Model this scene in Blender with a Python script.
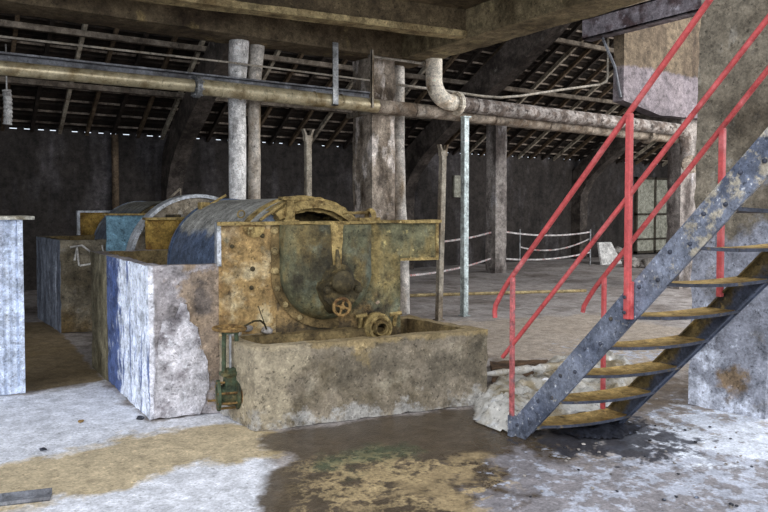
import bpy, bmesh, math, random
import numpy as np
from mathutils import Vector, Matrix, noise
random.seed(7)
for o in list(bpy.data.objects): bpy.data.objects.remove(o)
S = bpy.context.scene; C = S.collection

# ------------------------------------------------------------ camera, daylight, added fill, exposure
F_PX = 700.0; TH = math.radians(33.8); PITCH = math.radians(2.0); EYE = 1.6
CY = 208 + F_PX*math.tan(PITCH)
cam = bpy.data.cameras.new('camera'); co = bpy.data.objects.new('camera', cam); C.objects.link(co); S.camera = co
cam.sensor_width = 36; cam.lens = 36*F_PX/768; cam.shift_y = (CY-256)/768
cam.clip_start = .05; cam.clip_end = 200
co.location = (0, 0, EYE); co.rotation_euler = (math.pi/2-PITCH, 0, -TH)

W = bpy.data.worlds.new('World'); S.world = W; W.use_nodes = True
bg = W.node_tree.nodes['Background']; bg.inputs[0].default_value = (.80, .88, 1, 1); bg.inputs[1].default_value = 1.15
sun = bpy.data.lights.new('sun', 'SUN'); sun.energy = 1.9; sun.angle = math.radians(50); sun.color = (.97, .98, 1)
so = bpy.data.objects.new('sun', sun); C.objects.link(so)
so.rotation_euler = Vector((.80, .42, -.62)).to_track_quat('-Z', 'Y').to_euler()
def area(name, loc, target, sx, sy, e, col):
    l = bpy.data.lights.new(name, 'AREA'); l.shape = 'RECTANGLE'; l.size = sx; l.size_y = sy; l.energy = e; l.color = col
    o = bpy.data.objects.new(name, l); C.objects.link(o); o.location = loc
    o.rotation_euler = (Vector(target)-Vector(loc)).to_track_quat('-Z', 'Y').to_euler()
area('daylight_front_opening', (3, -7, 4.5), (6, 8, 1.6), 9, 5, 520, (.98, .97, .95))
area('right_fill', (15, 1.5, 5.0), (10, 11, 1.8), 8, 5, 900, (1, .97, .93))  # added area light, lifts the dim far interior
S.view_settings.view_transform = 'Standard'; S.view_settings.look = 'None'
S.view_settings.gamma = 1; S.view_settings.use_curve_mapping = False; S.view_settings.exposure = 0.0

# ------------------------------------------------------------ helpers
_F = np.array([math.sin(TH), math.cos(TH), 0]); _R = np.array([math.cos(TH), -math.sin(TH), 0]); _Z = np.array([0, 0, 1.])
_FP = _F*math.cos(PITCH)-_Z*math.sin(PITCH); _UP = _F*math.sin(PITCH)+_Z*math.cos(PITCH)
def ground(x, y):                      # measured point of the floor
    d = _FP*F_PX+_R*(x-384)+_UP*(CY-y); t = -EYE/d[2]; return (d[0]*t, d[1]*t)

def lin(c):
    c = c/255.; return c/12.92 if c <= .04045 else ((c+.055)/1.055)**2.4
def rgb(t): return (lin(t[0]), lin(t[1]), lin(t[2]), 1)

def tag(o, label=None, cat=None, group=None, kind=None):
    if label: o['label'] = label
    if cat: o['category'] = cat
    if group: o['group'] = group
    if kind: o['kind'] = kind
    return o
def empty(name, loc=(0, 0, 0), **k):
    o = bpy.data.objects.new(name, None); C.objects.link(o); o.location = loc; o.empty_display_size = .1
    return tag(o, **k)
def obj(name, bm, mats, parent=None, smooth=False, bevel=0, **k):
    bmesh.ops.recalc_face_normals(bm, faces=bm.faces)
    me = bpy.data.meshes.new(name); bm.to_mesh(me); bm.free()
    for m in (mats if isinstance(mats, (list, tuple)) else [mats]): me.materials.append(m)
    if smooth:
        for p in me.polygons: p.use_smooth = True
        try: me.set_sharp_from_angle(angle=math.radians(smooth if smooth is not True else 40))
        except Exception: pass
    o = bpy.data.objects.new(name, me); C.objects.link(o)
    if parent:
        o.parent = parent; o.matrix_parent_inverse = Matrix.Translation(-Vector(parent.location))
    if bevel:
        b = o.modifiers.new('b', 'BEVEL'); b.width = bevel; b.segments = 2; b.limit_method = 'ANGLE'; b.angle_limit = math.radians(40)
    return tag(o, **k)
def B(): return bmesh.new()
def box(bm, a, b, mi=0, M=None):
    vs = [bm.verts.new((x, y, z)) for z in (a[2], b[2]) for y in (a[1], b[1]) for x in (a[0], b[0])]
    fs = [(0, 2, 3, 1), (4, 5, 7, 6), (0, 1, 5, 4), (1, 3, 7, 5), (3, 2, 6, 7), (2, 0, 4, 6)]
    for f in fs: bm.faces.new([vs[i] for i in f]).material_index = mi
    if M:
        for v in vs: v.co = M @ v.co
    return vs
def prism(bm, bot, top, mi=0):
    n = len(bot); a = [bm.verts.new(p) for p in bot]; b = [bm.verts.new(p) for p in top]
    f = [bm.faces.new(a[::-1]), bm.faces.new(b)]
    for i in range(n): f.append(bm.faces.new((a[i], a[(i+1) % n], b[(i+1) % n], b[i])))
    for q in f: q.material_index = mi
    return f
def zprism(bm, pts, z0, z1, mi=0):
    return prism(bm, [(p[0], p[1], z0) for p in pts], [(p[0], p[1], z1) for p in pts], mi)
def tube(bm, path, r, n=12, caps=True, mi=0, squash=None):
    path = [Vector(p) for p in path]; rs = r if isinstance(r, (list, tuple)) else [r]*len(path)
    rings = []; up = None
    for i, p in enumerate(path):
        t = (path[min(i+1, len(path)-1)]-path[max(i-1, 0)]).normalized()
        if up is None:
            up = Vector((0, 0, 1)) if abs(t.z) < .9 else Vector((1, 0, 0))
        s = t.cross(up).normalized(); up = s.cross(t).normalized()
        rings.append([bm.verts.new(p+(s*math.cos(a)+up*math.sin(a))*rs[i]) for a in [2*math.pi*k/n+(math.pi/4 if n == 4 else 0) for k in range(n)]])
    for i in range(len(rings)-1):
        for k in range(n):
            bm.faces.new((rings[i][k], rings[i][(k+1) % n], rings[i+1][(k+1) % n], rings[i+1][k])).material_index = mi
    if caps:
        bm.faces.new(rings[0][::-1]).material_index = mi; bm.faces.new(rings[-1]).material_index = mi
def lathe(bm, c, axis, prof, n=24, a0=0, a1=2*math.pi, ref=(0, 0, 1), mi=0):
    """prof: list of (radius, distance along axis)."""
    c = Vector(c); ax = Vector(axis).normalized(); r0 = Vector(ref); u = (r0-ax*r0.dot(ax)).normalized(); v = ax.cross(u)
    full = abs(a1-a0-2*math.pi) < 1e-6; m = n if full else n+1
    rings = []
    for (r, h) in prof:
        if r < 1e-6: rings.append([bm.verts.new(c+ax*h)]*m)
        else: rings.append([bm.verts.new(c+ax*h+(u*math.cos(a0+(a1-a0)*k/n)+v*math.sin(a0+(a1-a0)*k/n))*r) for k in range(m)])
    for i in range(len(rings)-1):
        for k in range(n):
            k2 = (k+1) % m; q = []
            for w in (rings[i][k], rings[i][k2], rings[i+1][k2], rings[i+1][k]):
                if w not in q: q.append(w)
            if len(q) > 2:
                try: bm.faces.new(q).material_index = mi
                except ValueError: pass
def torus(bm, c, axis, R, r, n=28, m=8, mi=0):
    prof = [(R+r*math.cos(2*math.pi*k/m), r*math.sin(2*math.pi*k/m)) for k in range(m+1)]
    lathe(bm, c, axis, prof, n, mi=mi); bmesh.ops.remove_doubles(bm, verts=bm.verts, dist=1e-5)
def handwheel(bm, c, axis, R, r, spokes=4, hub=.02, rot=0):
    torus(bm, c, axis, R, r, 28, 8)
    ax = Vector(axis).normalized(); ref = Vector((0, 0, 1)) if abs(ax.z) < .9 else Vector((1, 0, 0))
    u = (ref-ax*ref.dot(ax)).normalized(); v = ax.cross(u); c = Vector(c)
    for k in range(spokes):
        a = rot+2*math.pi*k/spokes; d = u*math.cos(a)+v*math.sin(a)
        tube(bm, [c+d*hub*.5, c+d*R], r*.75, 8)
    lathe(bm, c, ax, [(0, -hub*.9), (hub, -hub*.8), (hub, hub*.8), (0, hub*.9)], 12)
def rough(bm, L=.1, amp=.006, sc=6.0, seed=0, cuts=6):
    """divide long edges and wear the surface unevenly"""
    for _ in range(cuts):
        es = [e for e in bm.edges if e.calc_length() > L*1.5]
        if not es: break
        bmesh.ops.subdivide_edges(bm, edges=es, cuts=1, use_grid_fill=True)
    bm.normal_update(); off = Vector((seed*3.1, seed*1.7, 0))
    for v in bm.verts:
        k = noise.noise((v.co+off)*sc)+.5*noise.noise((v.co+off)*sc*2.7)
        v.co += v.normal*amp*k
        if len(v.link_faces) and max((f.normal.angle(v.normal, 0) for f in v.link_faces), default=0) > .6:
            v.co -= v.normal*amp*max(0, noise.noise((v.co+off)*sc*3.3))*2.5
    return bm
def polysd(P, poly):
    """signed distance (negative inside) of points P (n,2) to a polygon"""
    poly = np.array(poly, float); n = len(poly); d = np.full(len(P), 1e9); ins = np.zeros(len(P), bool)
    for i in range(n):
        a = poly[i]; b = poly[(i+1) % n]; e = b-a; w = P-a
        t = np.clip((w@e)/(e@e+1e-12), 0, 1); q = w-np.outer(t, e); d = np.minimum(d, np.hypot(q[:, 0], q[:, 1]))
        c = ((a[1] > P[:, 1]) != (b[1] > P[:, 1]))
        with np.errstate(divide='ignore', invalid='ignore'):
            xx = (b[0]-a[0])*(P[:, 1]-a[1])/(b[1]-a[1])+a[0]
        ins ^= c & (P[:, 0] < xx)
    return np.where(ins, -d, d)
def mask(o, name, fn):
    """a wear or stain outline stored on the object's own points"""
    me = o.data; co_ = np.empty(len(me.vertices)*3); me.vertices.foreach_get('co', co_); P = co_.reshape(-1, 3)
    a = me.attributes.new(name, 'FLOAT', 'POINT'); a.data.foreach_set('value', fn(P).astype(np.float32))
def soft(sd, w): return np.clip(.5-sd/w, 0, 1)

def grunge(name, base, layers=(), rough_=.85, metal=0, bump=.35, bs=14, spec=.3, masks=(), val=.25, fine=55, grit=.55, sat=.98, speck=.6):
    """layers: (colour, scale, lo, hi, stretchZ[, strength]); masks: (attribute, colour, noise scale, k, roughness or None[, strength])"""
    m = bpy.data.materials.new(name); m.use_nodes = True; nt = m.node_tree; N = nt.nodes; Lk = nt.links
    pb = N['Principled BSDF']; tc = N.new('ShaderNodeTexCoord'); geo = tc.outputs['Object']
    def nz(scale, st=1, det=8, off=0, ro=.6):
        mp = N.new('ShaderNodeMapping'); mp.inputs['Scale'].default_value = (1, 1, st); mp.inputs['Location'].default_value = (off, off*.7, off*.3)
        Lk.new(geo, mp.inputs[0]); n = N.new('ShaderNodeTexNoise'); n.inputs['Scale'].default_value = scale
        n.inputs['Detail'].default_value = det; n.inputs['Roughness'].default_value = ro; Lk.new(mp.outputs[0], n.inputs['Vector']); return n.outputs['Fac']
    def rng(v, lo, hi, a=0, b=1):
        r = N.new('ShaderNodeMapRange'); r.inputs[1].default_value = lo; r.inputs[2].default_value = hi
        r.inputs[3].default_value = a; r.inputs[4].default_value = b; Lk.new(v, r.inputs[0]); return r.outputs[0]
    def mix(f, a, b):
        x = N.new('ShaderNodeMix'); x.data_type = 'RGBA'; Lk.new(f, x.inputs[0])
        (Lk.new(a, x.inputs[6]) if not isinstance(a, tuple) else setattr(x.inputs[6], 'default_value', a))
        (Lk.new(b, x.inputs[7]) if not isinstance(b, tuple) else setattr(x.inputs[7], 'default_value', b)); return x.outputs[2]
    def mth(op, a, b):
        x = N.new('ShaderNodeMath'); x.operation = op
        for i, q in enumerate((a, b)):
            (Lk.new(q, x.inputs[i]) if not isinstance(q, (int, float)) else setattr(x.inputs[i], 'default_value', q))
        return x.outputs[0]
    col = rgb(base); r_out = None
    for i, l in enumerate(layers):
        n = nz(l[1], l[4] if len(l) > 4 else 1, 9, i*3.7+1)
        col = mix(rng(n, l[2], l[3], 0, l[5] if len(l) > 5 else 1), col, rgb(l[0]))
    for i, q in enumerate(masks):
        at = N.new('ShaderNodeAttribute'); at.attribute_name = q[0]
        n = nz(q[2], 1, 9, i*2.3+11, .68)
        if q[0].startswith('vein'): n = mth('SUBTRACT', 1.0, mth('MULTIPLY', mth('ABSOLUTE', mth('SUBTRACT', n, .5), 0), 9.0))
        v = mth('ADD', at.outputs['Fac'], mth('MULTIPLY', mth('SUBTRACT', n, .5), q[3]))
        f = rng(v, .38, .62, 0, q[5] if len(q) > 5 else 1); f = mth('MULTIPLY', f, rng(at.outputs['Fac'], .0, .04))
        col = mix(f, col, rgb(q[1]))
        if q[4] is not None:
            if r_out is None: r_out = rough_
            x = N.new('ShaderNodeMix'); x.data_type = 'FLOAT'; Lk.new(f, x.inputs[0])
            (Lk.new(r_out, x.inputs[2]) if not isinstance(r_out, (int, float)) else setattr(x.inputs[2], 'default_value', r_out))
            x.inputs[3].default_value = q[4]; r_out = x.outputs[0]
    gr = rng(nz(7, 1, 12, 21, .78), .36, .64, 1-grit, 1+grit)
    fn = nz(fine, 1, 5, 5); md = nz(bs, 1, 8, 9, .65)
    hsv = N.new('ShaderNodeHueSaturation'); vv = mth('MULTIPLY', rng(fn, .3, .7, 1-val, 1+val), rng(md, .3, .7, 1-val*.8, 1+val*.8)); vv = mth('MULTIPLY', vv, gr)
    if speck:
        vv = mth('MULTIPLY', vv, rng(nz(30, 1, 6, 31, .7), .58, .64, 1, 1-speck)); vv = mth('MULTIPLY', vv, rng(nz(26, 1, 6, 41, .7), .60, .66, 1, 1+speck))
        vv = mth('MULTIPLY', vv, rng(nz(10, 1, 12, 51, .8), .56, .60, 1, 1-speck*.55))
    hsv.inputs['Saturation'].default_value = sat
    Lk.new(vv, hsv.inputs['Value'])
    (Lk.new(col, hsv.inputs['Color']) if not isinstance(col, tuple) else setattr(hsv.inputs['Color'], 'default_value', col))
    Lk.new(hsv.outputs[0], pb.inputs['Base Color'])
    (Lk.new(r_out, pb.inputs['Roughness']) if r_out is not None else setattr(pb.inputs['Roughness'], 'default_value', rough_))
    pb.inputs['Metallic'].default_value = metal; pb.inputs['Specular IOR Level'].default_value = spec
    if bump:
        b = N.new('ShaderNodeBump'); b.inputs['Strength'].default_value = bump; b.inputs['Distance'].default_value = .02
        Lk.new(mth('ADD', md, mth('MULTIPLY', fn, .4)), b.inputs['Height']); Lk.new(b.outputs[0], pb.inputs['Normal'])
    return m

# ------------------------------------------------------------ materials
M = {}
M['floor'] = grunge('worn_concrete_floor', (170, 162, 158), [((130, 120, 114), 1.1, .42, .66), ((98, 88, 78), 3.2, .52, .70, 1, .8), ((206, 200, 196), 5, .58, .72, 1, .6)],
    rough_=.8, bump=.5, bs=9, val=.26, grit=.24, sat=.9, speck=.4, masks=[
    ('light', (182, 166, 148), 3.0, 1.6, None, .8),
    ('pale', (226, 228, 236), 2.6, 1.5, None, .93),
    ('brownish', (136, 114, 72), 4.0, 1.2, None, .85),
    ('ochre', (188, 164, 112), 2.6, 1.6, None, .85),
    ('damp', (116, 100, 82), 2.6, 2.0, .45, .85),
    ('wet', (80, 67, 50), 3.0, 1.4, .25, .94),
    ('greyed', (140, 136, 140), 4.0, 1.8, .7, .9),
    ('frost', (188, 194, 210), 8.0, 4.0, .8, .8),
    ('frostb', (222, 228, 240), 5.0, 3.6, .8, .9),
    ('sludge', (52, 54, 64), 6.0, 3.4, .35, .9),
    ('veinscum', (182, 158, 112), 3.2, .55, .6, .9),
    ('scumb', (176, 152, 108), 2.0, 4.0, .6, .7),
    ('green', (70, 96, 66), 2.5, 1.6, .25, .5)])
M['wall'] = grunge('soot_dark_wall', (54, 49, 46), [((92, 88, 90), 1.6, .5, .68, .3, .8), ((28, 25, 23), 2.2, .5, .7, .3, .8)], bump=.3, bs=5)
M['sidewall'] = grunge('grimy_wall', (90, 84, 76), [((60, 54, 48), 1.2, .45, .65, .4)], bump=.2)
M['tile'] = grunge('roof_tile_underside', (46, 38, 32), [((24, 20, 17), 3, .45, .65)], bump=.4)
M['batten'] = grunge('tiling_batten', (138, 126, 114), [((66, 56, 48), 3, .45, .6)], bump=.1)
M['raft_a'] = grunge('weathered_rafter', (178, 168, 150), [((104, 92, 78), 4, .45, .65)], bump=.1)
M['raft_b'] = grunge('brown_rafter', (104, 88, 70), [((72, 58, 44), 4, .45, .65)], bump=.1)
M['raft_c'] = grunge('dark_rafter', (52, 44, 38), [((36, 30, 26), 4, .45, .65)], bump=.1)
M['purlin'] = grunge('grey_purlin', (116, 106, 94), [((76, 66, 56), 4, .45, .65)], bump=.15)
M['arch'] = grunge('arch_concrete', (84, 76, 70), [((50, 44, 40), 2.5, .42, .62), ((140, 134, 126), 4, .62, .74, 1, .7)], bump=.35)
M['beam'] = grunge('stained_beam_concrete', (112, 98, 76), [((72, 60, 46), 1.6, .42, .64), ((178, 156, 106), 3, .6, .74, 1, .8), ((60, 52, 42), 5, .6, .76, 1, .6)], bump=.35)
M['beamlight'] = grunge('ochre_beam_concrete', (140, 126, 96), [((92, 80, 58), 1.6, .44, .62, .6), ((186, 170, 122), 3, .58, .7, 1, .8)], bump=.35)
M['soffit'] = grunge('soffit_concrete', (112, 98, 74), [((70, 60, 46), 1.2, .42, .62)], bump=.3)
M['ledge'] = grunge('ochre_edge_concrete', (176, 158, 116), [((120, 102, 70), 3, .45, .65)], bump=.3)
M['column'] = grunge('peeling_column', (182, 168, 152), [((86, 74, 62), 1.8, .42, .58, .45), ((226, 216, 208), 3.5, .52, .60, .5, .9), ((58, 50, 44), 5, .58, .72, .4, .8), ((176, 128, 92), 9, .68, .78, 1, .6)], bump=.5)
M['post'] = grunge('whitewashed_post', (232, 230, 228), [((140, 128, 118), 3, .5, .7, .3), ((84, 76, 70), 7, .62, .74, .25, .8)], bump=.35)
M['post2'] = grunge('pale_pipe_post', (204, 198, 190), [((140, 120, 92), 3, .5, .7, .3)], bump=.2, rough_=.6)
M['tube_blue'] = grunge('pale_blue_steel_tube', (192, 204, 204), [((128, 136, 134), 4, .5, .7, .4), ((130, 104, 72), 6, .64, .76, .4, .7)], bump=.1, rough_=.5, metal=.2)
M['tube_rust'] = grunge('weathered_post', (160, 152, 138), [((98, 80, 58), 4, .46, .66, .3)], bump=.25)
M['colfar'] = grunge('far_column', (156, 148, 142), [((80, 72, 68), 2, .42, .6, .4), ((178, 174, 178), 3, .6, .72, .4, .8)], bump=.3)
M['buttress'] = grunge('grey_pillar_concrete', (118, 110, 96), [((78, 70, 58), 1.4, .42, .62), ((170, 168, 162), 4, .58, .74, .7, .6)], bump=.45, bs=9, masks=[
    ('lime', (136, 140, 152), 1.6, 2.4, None, .9), ('limeb', (208, 214, 228), 3.0, 3.0, None, .8), ('rust', (120, 94, 52), 3, 2.2, None, .8)])
M['panelc'] = grunge('board_marked_concrete', (112, 98, 80), [((78, 66, 54), 2.5, .45, .65, .2)], bump=.3, masks=[('lime', (124, 116, 122), 3, 1.4, None, .85)])
M['channel'] = grunge('lilac_grey_steel', (124, 118, 124), [((78, 64, 66), 4, .46, .62), ((180, 176, 186), 7, .6, .72)], bump=.3, rough_=.6)
M['brass'] = grunge('brassy_dusty_pipe', (196, 184, 152), [((120, 100, 62), 4, .45, .65), ((84, 72, 50), 8, .62, .76, 1, .8)], bump=.1, rough_=.32, metal=.35, spec=.5, val=.12, grit=.15)
M['pipeold'] = grunge('flaking_lagged_pipe', (150, 142, 136), [((104, 92, 84), 6, .46, .56), ((66, 58, 54), 11, .55, .64), ((196, 188, 180), 5, .62, .72, 1, .8)], bump=.5, bs=16)
M['pipelow'] = grunge('brown_grey_pipe', (148, 136, 122), [((108, 92, 76), 4, .45, .62), ((176, 168, 158), 5, .6, .74, 1, .7)], bump=.3)
M['elbow'] = grunge('cream_elbow_pipe', (230, 220, 202), [((176, 148, 112), 3, .52, .7), ((120, 92, 66), 7, .66, .78)], bump=.15, rough_=.5)
M['galv'] = grunge('galvanised_steel', (156, 158, 160), [((120, 122, 124), 5, .45, .65)], bump=.1, rough_=.4, metal=.5)
M['tray'] = grunge('grey_steel_beam', (120, 122, 128), [((80, 78, 80), 4, .45, .65, .3), ((160, 162, 168), 7, .6, .72, .3, .6)], bump=.2, rough_=.6)
M['rod'] = grunge('pale_conduit', (158, 150, 138), [((150, 138, 118), 5, .5, .7)], bump=.05, rough_=.5)
M['tank'] = grunge('tank_concrete', (160, 154, 156), [((116, 110, 108), 2.5, .44, .64), ((198, 194, 198), 5, .56, .72, 1, .7), ((82, 76, 74), 7, .60, .74, .5, .8)], bump=.5, masks=[
    ('ochre', (140, 118, 90), 4, 3.0, None, .75), ('white', (222, 222, 230), 6, .9, None, .95), ('dark', (86, 80, 78), 5, 1.3, None, .8)])
M['tankblue'] = grunge('blue_and_white_washed_wall', (226, 232, 244), [((84, 104, 156), 9, .56, .60, .18, .9), ((228, 234, 246), 12, .56, .64, .2, 1), ((150, 166, 204), 2.5, .55, .7, .3, .6)], bump=.35, masks=[('blue', (62, 82, 132), 7, 1.6, None, .95)])
M['tankside'] = grunge('greenish_tank_side', (136, 128, 104), [((92, 84, 62), 4, .45, .65, .4), ((178, 172, 150), 6, .6, .72, .3, .7)], bump=.4)
M['tankrear'] = grunge('rear_tank_concrete', (120, 112, 96), [((84, 76, 60), 2.5, .44, .62), ((150, 146, 138), 5, .58, .72, 1, .7)], bump=.4, masks=[('ochre', (104, 84, 48), 3, 1.2, None, .7)])
M['tankrearl'] = grunge('rear_tank_streaked_side', (138, 146, 160), [((98, 104, 118), 4, .45, .6, .15), ((208, 216, 230), 5, .58, .68, .12, .9)], bump=.3)
M['inside'] = grunge('tank_inside_ochre', (124, 106, 70), [((80, 66, 44), 4, .45, .65)], bump=.4)
M['basin'] = grunge('basin_concrete', (140, 129, 112), [((104, 94, 76), 2.8, .44, .62), ((178, 168, 146), 5, .58, .72, 1, .7)], bump=.5, masks=[
    ('dark', (100, 92, 78), 3, 2.2, None, .8), ('ochre', (160, 138, 92), 4, 2.2, None, .6), ('cream', (168, 156, 132), 4, 1.8, None, .7), ('white', (176, 174, 170), 4, 3.0, None, .7)], grit=.35)
M['rustplate'] = grunge('rusty_yellow_plate', (158, 130, 84), [((196, 178, 140), 5, .48, .62), ((104, 70, 40), 4, .5, .64, .5, .85), ((104, 110, 96), 7, .6, .72, 1, .7), ((72, 54, 36), 12, .62, .74, .5, .8)], bump=.6, rough_=.8, metal=.05)
M['greenplate'] = grunge('grey_green_caked_plate', (108, 106, 80), [((140, 122, 76), 4, .48, .62, .5, .9), ((96, 108, 100), 3.5, .58, .68, 1, .5), ((76, 66, 40), 6, .56, .70, .6, .85), ((184, 168, 112), 14, .60, .68, 1, .8)], bump=.6, rough_=.75, metal=.05, masks=[('rusty', (150, 122, 78), 4, 2.2, None, .9), ('lowdark', (62, 54, 42), 4, 2.0, None, .85)])
M['dish'] = grunge('dark_green_dish_end', (98, 98, 74), [((124, 106, 64), 4, .48, .62, .5, .9), ((50, 44, 30), 3, .46, .62, .6, .9), ((112, 122, 108), 3, .54, .66, 1, .6)], bump=.5, rough_=.65, metal=.1)
M['cake'] = grunge('ochre_caked_metal', (160, 138, 88), [((100, 80, 46), 8, .5, .64), ((206, 186, 130), 12, .6, .7)], bump=.8, rough_=.9)
M['rustdark'] = grunge('brown_bolted_band', (122, 102, 66), [((80, 66, 40), 5, .46, .62)], bump=.6)
M['iron'] = grunge('dark_dusty_iron', (70, 62, 42), [((116, 100, 64), 8, .52, .66), ((40, 36, 28), 5, .56, .7)], bump=.6, rough_=.7, metal=.15)
M['hood'] = grunge('blue_grey_drum_hood', (96, 112, 138), [((104, 118, 142), 3, .5, .66), ((66, 82, 112), 4, .54, .7, .3)], bump=.15, rough_=.5, metal=.15, masks=[('dustt', (172, 170, 162), 3.5, 1.4, .85, .92)])
M['hoodpale'] = grunge('pale_grey_hood', (110, 122, 140), [((150, 152, 148), 3, .48, .66), ((90, 82, 70), 6, .6, .74)], bump=.2, rough_=.6, metal=.1, masks=[('dustt', (150, 148, 138), 3.5, .7, .85, .92)])
M['disc'] = grunge('brown_grey_disc', (146, 136, 120), [((100, 88, 70), 4, .46, .64), ((176, 170, 160), 6, .58, .72)], bump=.3)
M['rim'] = grunge('pale_metal_rim', (182, 186, 192), [((134, 132, 126), 6, .5, .66)], bump=.2, rough_=.5, metal=.2)
M['ochreplate'] = grunge('ochre_end_plate', (156, 126, 60), [((104, 76, 34), 5, .48, .64), ((190, 166, 96), 10, .6, .7)], bump=.7)
M['blueplate'] = grunge('sky_blue_end_plate', (112, 150, 170), [((86, 118, 140), 3, .5, .66, .4), ((134, 108, 70), 6, .62, .72, .3, .8)], bump=.3)
M['bolt'] = grunge('caked_bolt', (150, 132, 92), [((90, 76, 50), 20, .5, .65)], bump=.4)
M['valve'] = grunge('green_valve_iron', (70, 82, 62), [((102, 92, 60), 10, .5, .64), ((40, 46, 36), 8, .56, .68)], bump=.5, rough_=.7, metal=.1)
M['valverust'] = grunge('rusty_valve_parts', (136, 108, 64), [((86, 62, 36), 12, .5, .62)], bump=.5)
M['stringer'] = grunge('blue_grey_flaked_steel', (118, 124, 138), [((68, 76, 94), 2.2, .44, .62, 1, .9), ((186, 188, 192), 30, .61, .67, 1, .8), ((204, 196, 178), 16, .65, .70, 1, .8)], bump=.5, rough_=.6, metal=.1, fine=80, masks=[('chalk', (184, 174, 152), 12, 2.6, .8, .8)])
M['stringer2'] = grunge('brown_dusted_steel', (100, 86, 54), [((62, 60, 60), 5, .5, .64), ((150, 128, 78), 9, .58, .68)], bump=.4, rough_=.7, masks=[('bare', (70, 78, 96), 5, 1.4, .6, .95)])  # bare mask mixes blue-grey steel with painted shade
M['tread'] = grunge('dusty_tread', (176, 148, 92), [((132, 106, 60), 6, .48, .66), ((84, 74, 60), 9, .62, .74)], bump=.4)
M['treadedge'] = grunge('dark_tread_edge', (60, 64, 76), [((110, 96, 66), 10, .55, .68)], bump=.3, rough_=.6)
M['red'] = grunge('faded_red_paint', (190, 80, 80), [((206, 116, 116), 5, .52, .68), ((150, 56, 58), 8, .56, .68)], bump=.12, rough_=.5, val=.12, grit=.2, speck=.2)
M['redrust'] = grunge('worn_red_post_foot', (178, 96, 96), [((120, 96, 100), 9, .5, .62)], bump=.2, rough_=.6)
M['corr'] = grunge('white_grey_sheet_metal', (202, 212, 230), [((164, 178, 204), 5, .46, .66, .12), ((226, 232, 242), 9, .58, .7, .2)], bump=.15, rough_=.5, metal=.15)
M['cap'] = grunge('cabinet_lid_metal', (208, 204, 190), [((160, 150, 126), 6, .5, .66)], bump=.2, rough_=.5)
M['black'] = grunge('black_debris', (40, 42, 50), [((120, 130, 150), 9, .6, .68), ((78, 62, 44), 6, .6, .72)], bump=.8, rough_=.4)
M['white'] = grunge('white_dusty_panel', (206, 204, 200), [((160, 154, 150), 4, .5, .68)], bump=.2)
M['rope'] = grunge('pale_barrier_tape', (196, 190, 188), [((190, 130, 126), 9, .56, .6)], bump=0)
M['rubble'] = grunge('pale_rubble', (150, 144, 138), [((100, 94, 88), 6, .5, .66)], bump=.5)
M['sheet'] = grunge('grubby_clear_plastic', (210, 207, 200), [((162, 148, 120), 3.5, .46, .60), ((230, 232, 236), 6, .58, .7)], bump=.3, rough_=.35, spec=.5, val=.1, grit=.15)
_pb = M['sheet'].node_tree.nodes['Principled BSDF']; _pb.inputs['Alpha'].default_value = .74
M['brownplank'] = grunge('brown_damp_timber', (96, 74, 54), [((60, 46, 34), 4, .45, .62)], bump=.4)
M['pane'] = grunge('dusty_pale_pane', (168, 166, 150), [((128, 128, 112), 3, .48, .66)], bump=.05, rough_=.4)
M['frame'] = grunge('dark_window_frame', (70, 64, 54), bump=.1)
M['plaster'] = grunge('broken_pale_render', (200, 197, 202), [((140, 134, 138), 6, .48, .62), ((226, 226, 232), 9, .56, .66)], bump=.9)

# ------------------------------------------------------------ the setting: floor, walls, roof
def grid_axis(segs):
    out = []
    for a, b, st in segs: out += list(np.arange(a, b-1e-6, st))
    return np.array(out+[segs[-1][1]])
xs = grid_axis([(-6, -1, .5), (-1, 8, .045), (8, 14, .15), (14, 32, .6)]); ys = grid_axis([(-8, 1.8, .4), (1.8, 8.2, .045), (8.2, 15.4, .15)])
bm = B(); g = [[bm.verts.new((x, y, .006*noise.noise((x*1.3, y*1.3, 0))-.004)) for x in xs] for y in ys]
for j in range(len(ys)-1):
    for i in range(len(xs)-1): bm.faces.new((g[j][i], g[j][i+1], g[j+1][i+1], g[j+1][i]))
fl = obj('floor', bm, M['floor'], kind='structure')
fl.data.polygons.foreach_set('use_smooth', [True]*len(fl.data.polygons))
def fmask(name, polys, w=.35, k=1.0):
    def fn(P):
        out = np.zeros(len(P))
        for q in polys: out = np.maximum(out, soft(polysd(P[:, :2], [ground(*p) for p in q]), w)*k)
        return out
    mask(fl, name, fn)
fmask('pale', [[(-400, 400), (24, 395), (104, 380), (150, 420), (232, 410), (258, 432), (268, 470), (270, 540), (-400, 620)]], .4)
fmask('greyed', [[(500, 452), (600, 460), (768, 425), (900, 430), (900, 560), (520, 560), (470, 520)]], .5, .8)
fmask('light', [[(420, 322), (600, 312), (700, 330), (700, 372), (590, 366), (480, 362)]], .8, .75)
fmask('brownish', [[(10, 394), (104, 380), (62, 333), (50, 322), (5, 322)]], .15)  # brown floor area between the cabinet and the tanks
fmask('ochre', [[(-60, 480), (0, 466), (40, 457), (94, 444), (156, 430), (232, 421), (262, 432), (280, 455), (219, 459), (176, 467), (117, 489), (52, 503), (-60, 530)]], .5)
fmask('wet', [[(262, 434), (330, 424), (490, 404), (520, 418), (570, 455), (545, 480), (560, 540), (256, 540), (262, 490), (275, 470), (300, 460), (262, 448)]], .3)
fmask('damp', [[(488, 355), (600, 370), (700, 372), (700, 404), (620, 425), (600, 470), (520, 520), (440, 470), (488, 400)]], .7, .8)
fmask('frost', [[(560, 470), (620, 432), (690, 405), (768, 408), (900, 430), (900, 560), (700, 520), (640, 500)], [(540, 470), (700, 450), (720, 500), (560, 520)], [(580, 345), (700, 350), (700, 362), (600, 362)]], .9, .56)
fmask('frostb', [[(610, 436), (690, 408), (768, 412), (900, 430), (900, 470), (680, 462)]], .5, .72)
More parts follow.
